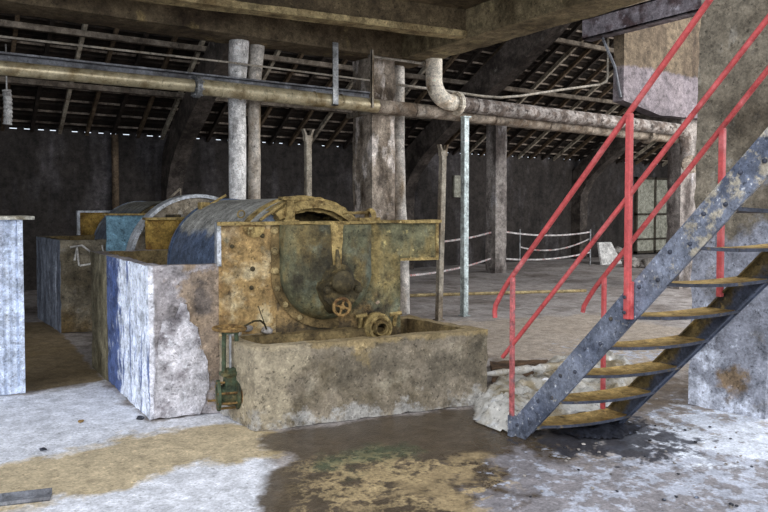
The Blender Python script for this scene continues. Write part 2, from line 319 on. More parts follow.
fmask('sludge', [[(512, 432), (560, 416), (620, 415), (690, 436), (680, 462), (600, 458), (540, 446)]], .4, .85)
fmask('veinscum', [[(290, 462), (380, 446), (420, 452), (480, 455), (520, 480), (500, 512), (430, 515), (280, 515), (300, 500)]], .5, .42)
fmask('scumb', [[(360, 480), (420, 465), (480, 462), (515, 485), (490, 512), (420, 520), (320, 515)]], .4, .4)
fmask('green', [[(330, 450), (380, 440), (430, 450), (390, 466), (330, 478), (310, 470)]], .5, .8)

YW = 15.1; ZE = 3.2; SL = math.tan(math.radians(30.5))
def roofz(y): return ZE+(YW-y)*SL
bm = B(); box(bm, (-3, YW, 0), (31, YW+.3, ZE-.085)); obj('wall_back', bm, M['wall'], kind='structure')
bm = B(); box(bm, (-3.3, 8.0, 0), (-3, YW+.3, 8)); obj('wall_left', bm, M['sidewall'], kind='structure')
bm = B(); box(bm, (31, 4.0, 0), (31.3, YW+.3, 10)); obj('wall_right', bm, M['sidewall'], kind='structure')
# lumps of mortar between the tiles on the wall head: daylight shows between them
bm = B(); x = -3
while x < 31:
    w = random.uniform(.09, .13); gp = random.uniform(.10, .15)
    if random.random() < .3: w += .18
    zt = roofz(YW)-.005
    box(bm, (x, YW+.01, ZE-.09), (x+w, YW+.10, zt)); x += w+gp
obj('trim_eaves', bm, M['wall'], kind='structure')
YR0 = 5.2
bm = B(); prism(bm, [(-3.3, YR0, roofz(YR0)), (31.3, YR0, roofz(YR0)), (31.3, YW+.10, roofz(YW+.10)), (-3.3, YW+.10, roofz(YW+.10))],
          [(-3.3, YR0, roofz(YR0)+.06), (31.3, YR0, roofz(YR0)+.06), (31.3, YW+.10, roofz(YW+.10)+.06), (-3.3, YW+.10, roofz(YW+.10)+.06)])
# staggered lower edges of the tile courses
y = YW
while y > YR0:
    z = roofz(y); box(bm, (-3.2, y-.02, z-.025), (31.2, y+.03, z+.01), 0); y -= .31
ceil = obj('ceiling', bm, M['tile'], kind='structure')
y = YW-.15
while y > 7.2:
    bm = B(); z = roofz(y)-.035; box(bm, (-3, y-.018, z-.02), (31, y+.018, z+.02)); obj('batten', bm, M['batten'], ceil); y -= .31
for i in range(64):
    x = -2.6+i*.5; bm = B(); w = .032
    ya, yb = YW-.02, 6.6
    a = [(x-w, ya, roofz(ya)-.055), (x+w, ya, roofz(ya)-.055), (x+w, yb, roofz(yb)-.055), (x-w, yb, roofz(yb)-.055)]
    b = [(p[0], p[1], p[2]-.10) for p in a]; prism(bm, b, a)
    obj('rafter', bm, [M['raft_a'], M['raft_b'], M['raft_c'], M['raft_a'], M['raft_b'], M['raft_c'], M['raft_b']][i % 7], ceil)
for y in (13.72, 12.55, 11.05, 9.6, 8.2):
    bm = B(); z = roofz(y)-.155; box(bm, (-3, y-.05, z-.10), (31, y+.05, z)); obj('purlin', bm, M['purlin'], ceil, bevel=.01)

# arched portal frames against the back wall
arch_lab = {4.55: 'curved concrete portal rib springing behind the left pair of posts', 10.65: 'broad curved concrete portal rib rising behind the middle pipes',
            17.4: 'curved concrete portal rib right of the taped barrier, beyond the railings'}
for X, lb in arch_lab.items():
    lo = [(14.75, 0), (14.75, 1.4), (14.72, 2.0), (14.45, 2.45), (14.0, 2.85), (13.4, 3.22), (12.7, 3.62), (11.9, 4.0), (11.0, 4.4), (9.8, 5.05), (8.6, 5.8), (7.4, 6.5)]
    hi = [(15.1, 0), (15.1, 1.4), (15.1, 2.1), (15.05, 2.75), (14.6, 3.15), (13.9, 3.55), (13.1, 4.0), (12.2, 4.48), (11.3, 4.95), (10.1, 5.62), (8.9, 6.35), (7.7, 7.05)]
    bm = B(); w = .17
    A = [[bm.verts.new((X+s*w, q[0], q[1])) for s in (-1, 1)] for q in lo]; D = [[bm.verts.new((X+s*w, q[0], q[1])) for s in (-1, 1)] for q in hi]
    for i in range(len(lo)-1):
        bm.faces.new((A[i][0], A[i][1], A[i+1][1], A[i+1][0])); bm.faces.new((D[i][1], D[i][0], D[i+1][0], D[i+1][1]))
        bm.faces.new((A[i][0], A[i+1][0], D[i+1][0], D[i][0])); bm.faces.new((A[i][1], D[i][1], D[i+1][1], A[i+1][1]))
    bm.faces.new((A[0][1], A[0][0], D[0][0], D[0][1])); bm.faces.new((A[-1][0], A[-1][1], D[-1][1], D[-1][0]))
    rough(bm, .3, .012, 4); obj('portal_frame', bm, M['arch'], label=lb, cat='arch', kind='structure', smooth=35)

# window in the back wall at right
wn = empty('window_1', (21.4, YW, .1), kind='structure')
bm = B(); x0, x1, z0, z1 = 20.35, 22.6, .05, 2.66; yf = YW-.06
for a, b in (((x0, z0), (x1, z0+.08)), ((x0, z1-.08), (x1, z1)), ((x0, z0), (x0+.08, z1)), ((x1-.08, z0), (x1, z1)), ((x0+1.0, z0), (x0+1.1, z1)), ((x0, 1.35), (x1, 1.42)), ((x0, .5), (x1, .56))):
    box(bm, (a[0], yf-.05, a[1]), (b[0], YW+.01, b[1]))
obj('window_frame', bm, M['frame'], wn)
for a, b in ((x0+.08, x0+1.0), (x0+1.1, x1-.08)):
    for c, d in ((.13, .5), (.56, 1.35), (1.42, z1-.08)):
        bm = B(); box(bm, (a, yf-.02, c), (b, yf, d)); obj('pane', bm, M['pane'], wn)

# ------------------------------------------------------------ mezzanine above
bm = B(); box(bm, (-3, 3.2, 4.06), (5.72, 8.12, 4.3)); rough(bm, .4, .01, 3); obj('mezzanine_slab', bm, M['soffit'], kind='structure', label='brown stained concrete slab overhead above the drum machine', cat='ceiling slab')
bm = B(); box(bm, (-3, 8.1, 3.7), (6.22, 8.62, 4.35)); rough(bm, .12, .012, 5); obj('concrete_beam', bm, M['beam'], kind='structure', smooth=30,
    label='long stained concrete beam running left from the peeling pillar head', cat='beam')
bm = B(); box(bm, (5.72, 2.6, 3.7), (6.22, 8.1, 4.35)); rough(bm, .12, .012, 5); obj('concrete_beam', bm, M['beamlight'], kind='structure', smooth=30,
    label='concrete beam coming from the pillar head toward the upper right', cat='beam')
bm = B(); zprism(bm, [(-3, 7.85), (2.0, 7.42), (5.72, 6.86), (5.72, 6.72), (2.0, 7.25), (-3, 7.7)], 3.79, 4.07); rough(bm, .12, .008, 5); lg = obj('concrete_ledge', bm, M['soffit'], kind='structure', smooth=30,
    label='ochre edged concrete ledge under the slab at the top of the picture', cat='ledge')

bm = B(); zprism(bm, [(-3, 7.87), (2.0, 7.44), (5.72, 6.88), (5.72, 6.69), (2.0, 7.22), (-3, 7.67)], 3.72, 3.79); rough(bm, .12, .006, 5); obj('lip', bm, M['ledge'], lg, smooth=30, label='ochre lip')

# columns
def column(x0, y0, x1, y1, h, mat, label, name='concrete_column', amp=.012, L=.1, z0=0):
    bm = B(); box(bm, (x0, y0, z0), (x1, y1, h)); rough(bm, L, amp, 5, seed=x0)
    return obj(name, bm, mat, kind='structure', smooth=30, label=label, cat='pillar')
column(5.29, 8.2, 5.68, 8.72, 3.71, M['column'], 'square peeling concrete pillar behind the right end of the drum machine')
column(11.78, 12.7, 12.15, 13.05, roofz(12.9)-.3, M['colfar'], 'square grey concrete pillar standing alone in the dim background')
column(12.5, 8.2, 13.25, 8.5, 5.6, M['colfar'], 'pale concrete pillar behind the stair where the pipes end', L=.15)
bm = B()
top = [(5.40, 3.32), (6.3, 3.32), (6.3, 2.72), (5.40, 2.72)]; bot = [(5.22, 3.33), (6.3, 3.33), (6.3, 2.76), (5.32, 2.76)]
prism(bm, [(p[0], p[1], 0) for p in bot], [(p[0], p[1], 6.0) for p in top]); rough(bm, .09, .014, 4)
o = obj('concrete_column', bm, M['buttress'], kind='structure', smooth=30, label='massive grey concrete pillar beside the stair, frosted white at its foot', cat='pillar')
mask(o, 'lime', lambda P: np.clip((2.3-P[:, 2])/1.6, 0, .8))
mask(o, 'limeb', lambda P: np.clip(.5-P[:, 2]*.35-np.abs(P[:, 1]-3.2)*.4, 0, .55))
mask(o, 'rust', lambda P: soft(np.hypot((P[:, 1]-3.02)*1.3, (P[:, 2]-.27-(3.02-P[:, 1])*.5)*1.4)-.16, .4)*.85)
# board-marked block carried by the far right pillar
bm = B(); bt = [(10.42, 7.97, 3.50), (11.5, 7.97, 3.31), (13.3, 7.97, 3.36), (13.3, 8.19, 3.36), (11.5, 8.19, 3.31), (10.42, 8.19, 3.50)]
prism(bm, bt, [(p[0], p[1], 5.4) for p in bt]); rough(bm, .15, .01, 4)
o = obj('concrete_block_wall', bm, M['panelc'], kind='structure', smooth=30, label='brown and lilac concrete wall block above the pipes at right', cat='wall block')
mask(o, 'lime', lambda P: soft(P[:, 2]-4.12, .2))
bm = B()
for q in (((10.17, 5.3, 4.66), (10.42, 8.7, 4.70)), ((10.17, 5.3, 5.0), (10.42, 8.7, 5.04)), ((10.17, 5.3, 4.66), (10.21, 8.7, 5.04))): box(bm, *q)
obj('steel_channel_beam', bm, M['channel'], label='lilac grey steel channel fixed to the concrete wall block at upper right', cat='steel beam', bevel=.008)
bm = B(); tube(bm, [(10.3, 8.35, 4.66), (10.34, 8.1, 4.1), (10.38, 8.0, 3.55)], .025, 4)
obj('steel_strut', bm, M['tray'], label='thin grey strut slanting down from the channel beam at the block', cat='strut')

# round posts at left, pipe post at the pillar
def post(path, r, mat, label, n=16, amp=.01, grp=None):
    bm = B(); tube(bm, path, r, n); rough(bm, .25, amp, 3, seed=path[0][0]); return obj('round_post', bm, mat, smooth=50, label=label, cat='post', kind='structure')
post([(3.41, 8.42, 0), (3.40, 8.42, 1.5), (3.41, 8.42, 3.2), (3.47, 8.42, 4.3)], [.105, .105, .11, .15], M['post'], 'thicker whitewashed post of the pair behind the blue hood')
post([(3.68, 8.52, 0), (3.67, 8.52, 1.5), (3.68, 8.52, 3.2), (3.78, 8.52, 4.3)], [.082, .082, .085, .12], M['post2'], 'thinner pale post of the pair behind the blue hood')
post([(6.12, 8.62, 0), (6.12, 8.62, .9), (6.05, 8.62, 1.8), (6.02, 8.62, 3.72)], [.10, .09, .09, .095], M['post2'], 'cream round pipe post just right of the peeling pillar')

# ------------------------------------------------------------ props with forks, square tube post
def prop(x, y, h, label, lean=.0, mat='tube_rust'):
    t = empty('prop_post', (x, y, 0), label=label, cat='post')
    bm = B(); box(bm, (x-.04, y-.04, 0), (x+.04, y+.04, h-.16)); 
    for v in bm.verts:
        v.co.x += lean*(v.co.z/h)
    obj('shaft', bm, M[mat], t, bevel=.006)
    bm = B(); X = x+lean*.96
    for s in (-1, 1):
        prism(bm, [(X+s*.02, y-.035, h-.09), (X+s*.05, y-.035, h-.09), (X+s*.05, y+.035, h-.09), (X+s*.02, y+.035, h-.09)],
              [(X+s*.055, y-.035, h), (X+s*.085, y-.035, h), (X+s*.085, y+.035, h), (X+s*.055, y+.035, h)])
    box(bm, (X-.055, y-.037, h-.16), (X+.055, y+.037, h-.085)); obj('fork', bm, M[mat], t)
    bm = B(); box(bm, (x-.06, y-.06, 0), (x+.06, y+.06, .012)); obj('base_plate', bm, M[mat], t)
prop(6.19, 7.84, 2.5, 'weathered square prop with forked top at the drum machine right end', .07)
prop(4.42, 8.45, 2.66, 'weathered forked prop standing behind the drum, left of the pillar', .0)
t = empty('tube_post', (6.74, 7.93, 0), label='pale blue-grey square steel tube post holding up the pipe', cat='post')
bm = B(); box(bm, (6.70, 7.89, 0), (6.79, 7.98, 2.93)); obj('shaft', bm, M['tube_blue'], t, bevel=.008)
bm = B(); box(bm, (6.68, 7.87, 2.93), (6.81, 8.0, 2.945)); obj('head_plate', bm, M['tube_blue'], t)
bm = B(); box(bm, (6.68, 7.87, 0), (6.81, 8.0, .012)); obj('base_plate', bm, M['tube_blue'], t)

# ------------------------------------------------------------ pipes
def pipe_flange(c, axis, R, th, mat, parent, nb=8, name='flange'):
    bm = B(); lathe(bm, c, axis, [(0, -th), (R, -th), (R, -.004), (R*.97, 0), (R, .004), (R, th), (0, th)], 24)
    ax = Vector(axis).normalized(); ref = Vector((0, 0, 1)); u = (ref-ax*ref.dot(ax)).normalized(); v = ax.cross(u)
    for k in range(nb):
        a = 2*math.pi*(k+.5)/nb; p = Vector(c)+(u*math.cos(a)+v*math.sin(a))*R*.84
        tube(bm, [p-ax*(th+.025), p+ax*(th+.025)], R*.08, 6)
    return obj(name, bm, mat, parent, smooth=35)
lp = empty('long_pipe', (2, 8.05, 3.0), label='long lower pipe crossing the hall, brassy at left and brown at right', cat='pipe')
bm = B(); tube(bm, [(-3, 8.05, 3.0), (.7, 8.05, 3.01), (2.72, 8.05, 3.02)], .075, 20); obj('polished_section', bm, M['brass'], lp, smooth=60, label='smooth brassy pipe section')
bm = B(); tube(bm, [(2.8, 8.05, 3.015), (4.84, 8.05, 2.995), (5.27, 8.05, 2.99)], .095, 20)
for x in (3.05, 3.3, 3.62, 3.95, 4.3, 4.7): torus(bm, (x, 8.05, 3.005), (1, 0, 0), .095, .007, 18, 5)
obj('banded_section', bm, M['brass'], lp, smooth=60, label='banded yellow pipe section')
bm = B(); tube(bm, [(5.27, 8.05, 2.99), (9, 8.05, 2.965), (12.14, 8.05, 2.93)], .098, 20)
for x in (5.9, 7.4, 8.6, 9.6): torus(bm, (x, 8.05, 2.99-(x-5.27)*.009), (1, 0, 0), .1, .008, 18, 5)
obj('weathered_section', bm, M['pipelow'], lp, smooth=60)
pipe_flange((2.76, 8.05, 3.02), (1, 0, 0), .135, .03, M['galv'], lp); pipe_flange((11.2, 8.05, 2.94), (1, 0, 0), .16, .03, M['pipelow'], lp)
up = empty('elbow_pipe', (6.2, 7.9, 3.1), label='cream elbow pipe dropping from the beam and running right, flaking grey', cat='pipe')
bm = B(); path = [(6.14, 7.9, 3.72), (6.14, 7.9, 3.42)]
for k in range(1, 9):
    a = math.pi/2*k/8; path.append((6.14+.3*(1-math.cos(a)), 7.9, 3.42-.3*math.sin(a)))
path.append((6.52, 7.9, 3.115)); tube(bm, path, .118, 22); obj('elbow', bm, M['elbow'], up, smooth=60, label='cream painted elbow')
pipe_flange((6.56, 7.9, 3.113), (1, 0, 0), .17, .028, M['elbow'], up)
pth = [(6.6, 7.9, 3.11), (8, 7.9, 3.10), (10, 7.9, 3.085), (11.9, 7.9, 3.07)]
for k in range(1, 7):
    a = math.pi/2*k/6; pth.append((11.9+.3*math.sin(a), 7.9, 3.07-.3*(1-math.cos(a))))
pth.append((12.2, 7.9, 2.45)); bm = B(); tube(bm, pth, .112, 20)
torus(bm, (6.9, 7.9, 3.108), (1, 0, 0), .114, .012, 18, 5); rough(bm, .3, .006, 6); obj('lagged_run', bm, M['pipeold'], up, smooth=60, label='flaking grey pipe run')
pipe_flange((12.12, 7.75, 2.42), (-.6, -.8, 0), .17, .02, M['pipelow'], up, name='blank_flange')
bm = B(); tube(bm, [(12.2, 7.9, 2.44), (12.13, 7.77, 2.42)], .11, 16); obj('flange_neck', bm, M['pipelow'], up, smooth=60)
bm = B()
for q in (((-3, 8.24, 3.02), (5.27, 8.255, 3.20)), ((-3, 8.17, 3.18), (5.27, 8.255, 3.20)), ((-3, 8.17, 3.02), (5.27, 8.255, 3.04))): box(bm, *q)
obj('steel_runner_beam', bm, M['tray'], label='grey steel runner beam level with and behind the brassy pipe', cat='steel beam')
bm = B(); tube(bm, [(-3, 8.24, 3.34), (.76, 8.24, 3.365), (3.25, 8.24, 3.385), (5.28, 8.24, 3.37)], .013, 8); obj('conduit', bm, M['rod'], label='thin pale conduit running above the brassy pipe at left', cat='conduit')
bm = B(); tube(bm, [(5.7, 8.3, 3.37), (6.56, 8.3, 3.366), (7.36, 8.3, 3.347), (7.78, 8.3, 3.36), (8.22, 8.3, 3.423), (9.16, 8.3, 3.608), (10.19, 8.3, 3.80), (10.36, 8.3, 3.86), (10.40, 8.3, 3.95), (10.40, 8.3, 4.64)], .02, 8)
obj('conduit', bm, M['rod'], label='thin pale bent conduit above the flaking pipe, rising to the steel channel', cat='conduit')
bm = B(); box(bm, (4.52, 7.935, 2.93), (4.60, 7.95, 3.74)); box(bm, (4.52, 7.935, 2.93), (4.60, 8.2, 2.945)); obj('pipe_hanger', bm, M['galv'], label='flat steel strap hanger around the pipe left of the pillar', cat='hanger')
bm = B()
box(bm, (5.12, 7.95, 2.95), (5.16, 7.96, 3.72)); box(bm, (5.12, 7.95, 2.95), (5.13, 7.985, 3.72)); obj('angle_hanger', bm, M['tube_rust'], label='weathered angle iron hanging down the front edge of the pillar', cat='hanger')
bm = B(); tube(bm, [(5.12, 8.03, 3.65), (6.0, 7.98, 3.64)], .018, 8); tube(bm, [(6.0, 7.98, 3.64), (6.02, 7.98, 3.64)], .035, 6); obj('tie_rod', bm, M['rod'], label='short pale tie rod reaching from the pillar top to the elbow pipe', cat='rod')
bm = B()
for a, b in (((5.24, 8.13, 2.90), (5.73, 8.19, 2.96)), ((5.22, 8.13, 2.90), (5.28, 8.78, 2.96)), ((5.69, 8.13, 2.90), (5.75, 8.78, 2.96))): box(bm, a, b)
obj('column_clamp', bm, M['tube_rust'], label='rusty steel clamp band around the peeling pillar at pipe height', cat='clamp')
# coiled hose and downpipe at far left
bm = B(); pth = []
for k in range(26): pth.append((1.30+.015*math.sin(k/25*3.1), 13.2, 3.56-k*.023))
tube(bm, pth, [.068+.009*math.sin(k*2.1) for k in range(26)], 12); tube(bm, [(1.30, 13.2, 3.5), (1.30, 13.2, 4.31)], .012, 6); obj('hanging_hose', bm, M['white'], label='pale ribbed hose hanging under the roof at the far left', cat='hose', smooth=50)
bm = B(); tube(bm, [(3.42, 15.0, 0), (3.42, 15.0, 3.1)], .07, 12)
for z in (.8, 2.0, 2.9): torus(bm, (3.42, 15.0, z), (0, 0, 1), .075, .012, 14, 5)
obj('downpipe', bm, M['raft_b'], label='rusty brown downpipe on the dark back wall at left', cat='pipe', smooth=50)

# ------------------------------------------------------------ concrete tanks and basin
def tank(corners, h, wall, mats, label, floor_z=.12):
    """corners: front-left, front-right, back-right, back-left; walls with an open top"""
    c = [Vector((p[0], p[1], 0)) for p in corners]; ctr = sum(c, Vector())/4
    inner = []
    n = 4
    for i in range(4):
        p0, p, p1 = c[i-1], c[i], c[(i+1) % 4]; a = (p-p0).normalized(); b = (p1-p).normalized()
        na = Vector((-a.y, a.x, 0)); nb = Vector((-b.y, b.x, 0)); k = wall/(1+na.dot(nb)); inner.append(p+(na+nb)*k)
    bm = B(); L = lambda v, z: bm.verts.new((v.x, v.y, z))
    o0 = [L(v, 0) for v in c]; o1 = [L(v, h) for v in c]; i1 = [L(v, h) for v in inner]; i0 = [L(v, floor_z) for v in inner]
    for i in range(4):
        j = (i+1) % 4
        bm.faces.new((o0[i], o0[j], o1[j], o1[i])).material_index = 1 if i == 3 else 0
        bm.faces.new((o1[i], o1[j], i1[j], i1[i])).material_index = 0
        bm.faces.new((i1[i], i1[j], i0[j], i0[i])).material_index = 2
    bm.faces.new(i0).material_index = 2; bm.faces.new(o0[::-1])
    rough(bm, .07, .009, 7, seed=corners[0][1])
    return obj('concrete_tank', bm, mats, label=label, cat='tank', smooth=35)
a12 = math.radians(-12.5); U = Vector((math.cos(a12), math.sin(a12), 0)); NB = Vector((-U.y, U.x, 0)); O1 = Vector((1.443, 5.332, 0))
def LP(s, z, off=0): return O1+U*s+NB*off+Vector((0, 0, z))      # machine front plane: along, height, setback
fr = LP(2.03, 0)
tk = tank([(1.443, 5.332), (fr.x, fr.y), (fr.x, 7.38), (1.449, 7.45)], 1.165, .10, [M['tank'], M['tankblue'], M['inside'], M['tankside']],
     'front concrete tank under the drum machine, its left side washed blue and white')
mask(tk, 'blue', lambda P: soft(6.22-P[:, 1], .35)*(P[:, 1] < 6.74)*(P[:, 0] < 1.6)*.75)
for p in tk.data.polygons:
    if p.material_index == 1 and p.center.y > 6.72: p.material_index = 3
mask(tk, 'ochre', lambda P: soft(polysd(np.c_[P[:, 0], P[:, 2]], [(1.62, 1.2), (1.66, .6), (1.75, .3), (2.1, -.1), (4, -.1), (4, 1.2)]), .25)*(P[:, 1] < 5.5)*.9)
mask(tk, 'white', lambda P: np.maximum(soft(P[:, 0]-1.475, .06)*(P[:, 1] < 5.4), soft(polysd(np.c_[P[:, 0], P[:, 2]], [(1.5, .5), (1.62, .72), (1.72, .7), (1.86, .55), (1.9, .3), (1.75, -.05), (1.5, -.05)]), .2)*(P[:, 1] < 5.4)*.55))
mask(tk, 'dark', lambda P: soft(polysd(np.c_[P[:, 0], P[:, 2]], [(1.72, 1.1), (1.9, 1.0), (1.93, .8), (1.78, .72)]), .2)*(P[:, 1] < 5.4)*.9)
rt = tank([(1.52, 9.68), (3.3, 9.3), (3.3, 11.3), (1.45, 11.25)], 1.19, .10, [M['tankrear'], M['tankrearl'], M['inside']], 'rear concrete tank with streaked blue-grey side and chalk letters on its front')
mask(rt, 'ochre', lambda P: np.clip((.8-P[:, 2])/1.2, 0, 1))
# chalk scrawl on the rear tank
bm = B(); d0 = Vector((3.3-1.52, 9.3-9.68, 0)).normalized(); nn = Vector((d0.y, -d0.x, 0))
def cp(s, z): return Vector((1.52, 9.68, z))+d0*s+nn*.012
for st in ([(.17, .93), (.20, 1.1), (.22, .86)], [(.12, 1.1), (.26, 1.12), (.40, 1.0), (.36, .88), (.23, .86)], [(.50, 1.12), (.52, .98), (.60, 1.02), (.66, 1.12)], [(.5, 1.0), (.57, .9), (.62, .86)], [(.7, 1.12), (.74, 1.0), (.8, 1.1), (.82, .99)]):
    tube(bm, [cp(*q) for q in st], .013, 5)
obj('chalk_writing', bm, M['white'], rt, label='pale chalk letters')
# basin
bpts = [(1.988, 4.626), (3.871, 4.262), (3.80, 5.26), (1.94, 5.20)]
bs = tank(bpts, .605, .11, [M['basin'], M['basin'], M['inside']], 'low rectangular concrete basin in front of the machine, beside the puddle', .1)
bs.name = 'concrete_basin'; bs.data.name = 'concrete_basin'; bs['category'] = 'basin'
bs2 = lambda P: np.c_[P[:, 0], P[:, 2]]
mask(bs, 'cream', lambda P: soft(polysd(bs2(P), [(1.9, .7), (2.42, .7), (2.40, .45), (2.2, .3), (2.3, 0), (1.9, 0)]), .15)*.8)
mask(bs, 'ochre', lambda P: np.maximum(soft(np.hypot(P[:, 0]-2.75, P[:, 2]-.5)-.12, .3)*.7, soft(.57-P[:, 2], .06)*.8))
mask(bs, 'dark', lambda P: soft(polysd(bs2(P), [(2.45, .55), (3.85, .55), (3.85, .2), (2.5, .2)]), .3)*.65)
mask(bs, 'white', lambda P: soft(P[:, 2]-.10, .25)*.75)
# plinth and rubble at the machine's foot inside the basin
bm = B(); p = [LP(.55, 0, -.10), LP(2.0, 0, -.06), LP(2.0, 0, .05), LP(.55, 0, .05)]
zprism(bm, [(q.x, q.y) for q in p], .1, .60); rough(bm, .07, .02, 6); obj('machine_plinth', bm, M['inside'], label='rough ochre concrete footing between the basin and the machine plate', cat='plinth', smooth=40)
for i, (s, z, r) in enumerate([(.62, .63, .06), (.74, .66, .045), (.88, .63, .05)]):
    bm = B(); bmesh.ops.create_icosphere(bm, subdivisions=3, radius=r); c = LP(s, z, -.04)
    for v in bm.verts: v.co = v.co*(1+.35*noise.noise(v.co*14+Vector((i, 0, 0)))); v.co.z *= .6; v.co += c
    obj('rubble_lump', bm, M['rubble'] if i else M['sheet'], smooth=60, label=['pale crumpled scrap on the ledge above the gate valve', 'middle grey lump on the ledge left of the basin', 'rubble lump nearest the dark dish end on the ledge'][i], cat='rubble')
# broken render stuck on the tank front
bm = B(); outline = [(.03, .01), (.03, .25), (.045, .45), (.07, .62), (.10, .74), (.14, .76), (.165, .68), (.19, .77), (.23, .88), (.27, .86), (.30, .74), (.35, .68), (.39, .55), (.43, .42), (.44, .2), (.40, .08), (.36, .01)]
outline = [(a, b+.0) for a, b in outline]
f = [LP(a, b, -.012) for a, b in outline]; bk = [LP(a, b, .01) for a, b in outline]
prism(bm, f, bk); bmesh.ops.triangulate(bm, faces=[q for q in bm.faces if len(q.verts) > 4]); rough(bm, .04, .016, 9)
obj('render_patch', bm, M['plaster'], tk, label='pale broken render patch', smooth=40)

# ------------------------------------------------------------ drum machine (front)
def hood(bm, cx, cz, r, y0, y1, a=100, n=44, rings=14, th=.012, skew=0):
    for rr in (r, r-th):
        G_ = []
        for j in range(rings+1):
            y = y0+(y1-y0)*j/rings; G_.append([bm.verts.new((cx+skew*j/rings+rr*math.sin(math.radians(-a+2*a*k/n)), y, cz+rr*math.cos(math.radians(-a+2*a*k/n)))) for k in range(n+1)])
        for j in range(rings):
            for k in range(n): bm.faces.new((G_[j][k], G_[j][k+1], G_[j+1][k+1], G_[j+1][k]))
def boltpart(c, axis, r, parent, mat='bolt'):
    bm = B(); lathe(bm, c, axis, [(0, -.02), (r*1.3, -.02), (r*1.3, 0), (r, .002), (r*.9, r*.8), (0, r*1.1)], 8); obj('bolt', bm, M[mat], parent)
mc = empty('drum_washer', (2.8, 5.6, 0), label='big caked drum washer with blue hood and L-shaped front plate, nearest machine', cat='machine')
bm = B(); out = [(.517, .5), (2.044, .5), (2.044, 1.16), (2.40, 1.155), (2.40, 1.478), (.517, 1.484)]
# left rusty sheet, middle and right green sheet, cut as one bent outline
def sheet(pts, off0, off1, mat, name, L=.06, amp=.004, label=None):
    bm = B(); prism(bm, [LP(a, b, off0) for a, b in pts], [LP(a, b, off1) for a, b in pts])
    rough(bm, L, amp, 6); return obj(name, bm, mat, mc, smooth=35, label=label)
sheet([(.517, .5), (.96, .5), (.96, 1.47), (.517, 1.47)], -.012, .02, M['rustplate'], 'side_plate', label='rusty yellow plate')
sheet([(.96, .5), (2.044, .5), (2.044, 1.162), (2.39, 1.158), (2.39, 1.475), (.96, 1.478)], -.008, .02, M['greenplate'], 'front_plate', label='grey-green caked plate')
mask(bpy.data.objects['front_plate'], 'rusty', lambda P: np.maximum(soft(P[:, 0]-2.6, .25), .5*soft(P[:, 2]-.75, .5)))
mask(bpy.data.objects['front_plate'], 'lowdark', lambda P: soft(P[:, 2]-.66, .25)*.7)  # plate turns darker towards its foot
bm = B()   # blue-white flange up the left edge
prism(bm, [LP(.505, 1.15, -.03), LP(.535, 1.15, -.03), LP(.535, 1.15, .12), LP(.505, 1.15, .12)], [LP(.505, 1.49, -.03), LP(.535, 1.49, -.03), LP(.535, 1.49, .12), LP(.505, 1.49, .12)])
obj('edge_flange', bm, M['rim'], mc, label='pale bare metal edge')
bm = B()   # rim along the top
for s0, s1, mt in ((.505, 1.75, 0), (1.72, 2.42, 0)):
    k = .0 if s0 < 1 else .006
    prism(bm, [LP(s0, 1.465+k, -.045), LP(s1, 1.465+k, -.045), LP(s1, 1.465+k, .05), LP(s0, 1.465+k, .05)], [LP(s0, 1.492+k, -.045), LP(s1, 1.492+k, -.045), LP(s1, 1.492+k, .05), LP(s0, 1.492+k, .05)])
rough(bm, .06, .006, 9); obj('top_rim', bm, M['cake'], mc, smooth=35, label='ochre caked rim')
bm = B()   # overflow chute behind the projecting plate
prism(bm, [LP(2.0, 1.16, .02), LP(2.39, 1.16, .02), LP(2.39, 1.16, .3), LP(2.0, 1.16, .3)], [LP(2.0, 1.47, .02), LP(2.39, 1.47, .02), LP(2.39, 1.47, .3), LP(2.0, 1.47, .3)])
obj('overflow_chute', bm, M['greenplate'], mc, bevel=.005)
bm = B()   # frame along the chute's front edges
for (a, b, c_, d) in ((2.375, 1.155, 2.40, 1.475), (2.04, 1.150, 2.40, 1.172)):
    prism(bm, [LP(a, b, -.022), LP(c_, b, -.022), LP(c_, b, .02), LP(a, b, .02)], [LP(a, d, -.022), LP(c_, d, -.022), LP(c_, d, .02), LP(a, d, .02)])
obj('edge_angle', bm, M['cake'], mc)
# dish end: a deep half round pan bulging from the plate
dc = (1.375, 1.075); R_ = .385
bm = B(); rows = [(R_, 0), (R_*.995, .05), (R_*.96, .10), (R_*.86, .145), (R_*.68, .17), (R_*.4, .185), (.02, .19)]; n = 40
G_ = []
for r, d in rows:
    ring = []
    for k in range(n+1):
        a = math.pi+math.pi*k/n; x = dc[0]+r*math.cos(a); z = dc[1]+r*math.sin(a); ring.append(bm.verts.new(LP(x, z, -d)))
    G_.append(ring)
for i in range(len(G_)-1):
    for k in range(n): bm.faces.new((G_[i][k], G_[i][k+1], G_[i+1][k+1], G_[i+1][k]))
# straight upper part up to the rim
upr = []
for r, d in rows: upr.append((bm.verts.new(LP(dc[0]-r, 1.465, -d)), bm.verts.new(LP(dc[0]+r, 1.465, -d))))
for i in range(len(rows)-1):
    bm.faces.new((upr[i][0], G_[i][0], G_[i+1][0], upr[i+1][0])); bm.faces.new((G_[i][-1], upr[i][1], upr[i+1][1], G_[i+1][-1]))
bm.faces.new((G_[-1][0], G_[-1][-1], upr[-1][1], upr[-1][0])); bm.faces.new([u_[0] for u_ in upr]+[u_[1] for u_ in upr[::-1]])
rough(bm, .06, .005, 7); obj('dish_end', bm, M['dish'], mc, smooth=50, label='dark green rounded dish end')
bpy.data.objects['dish_end'].data.update()
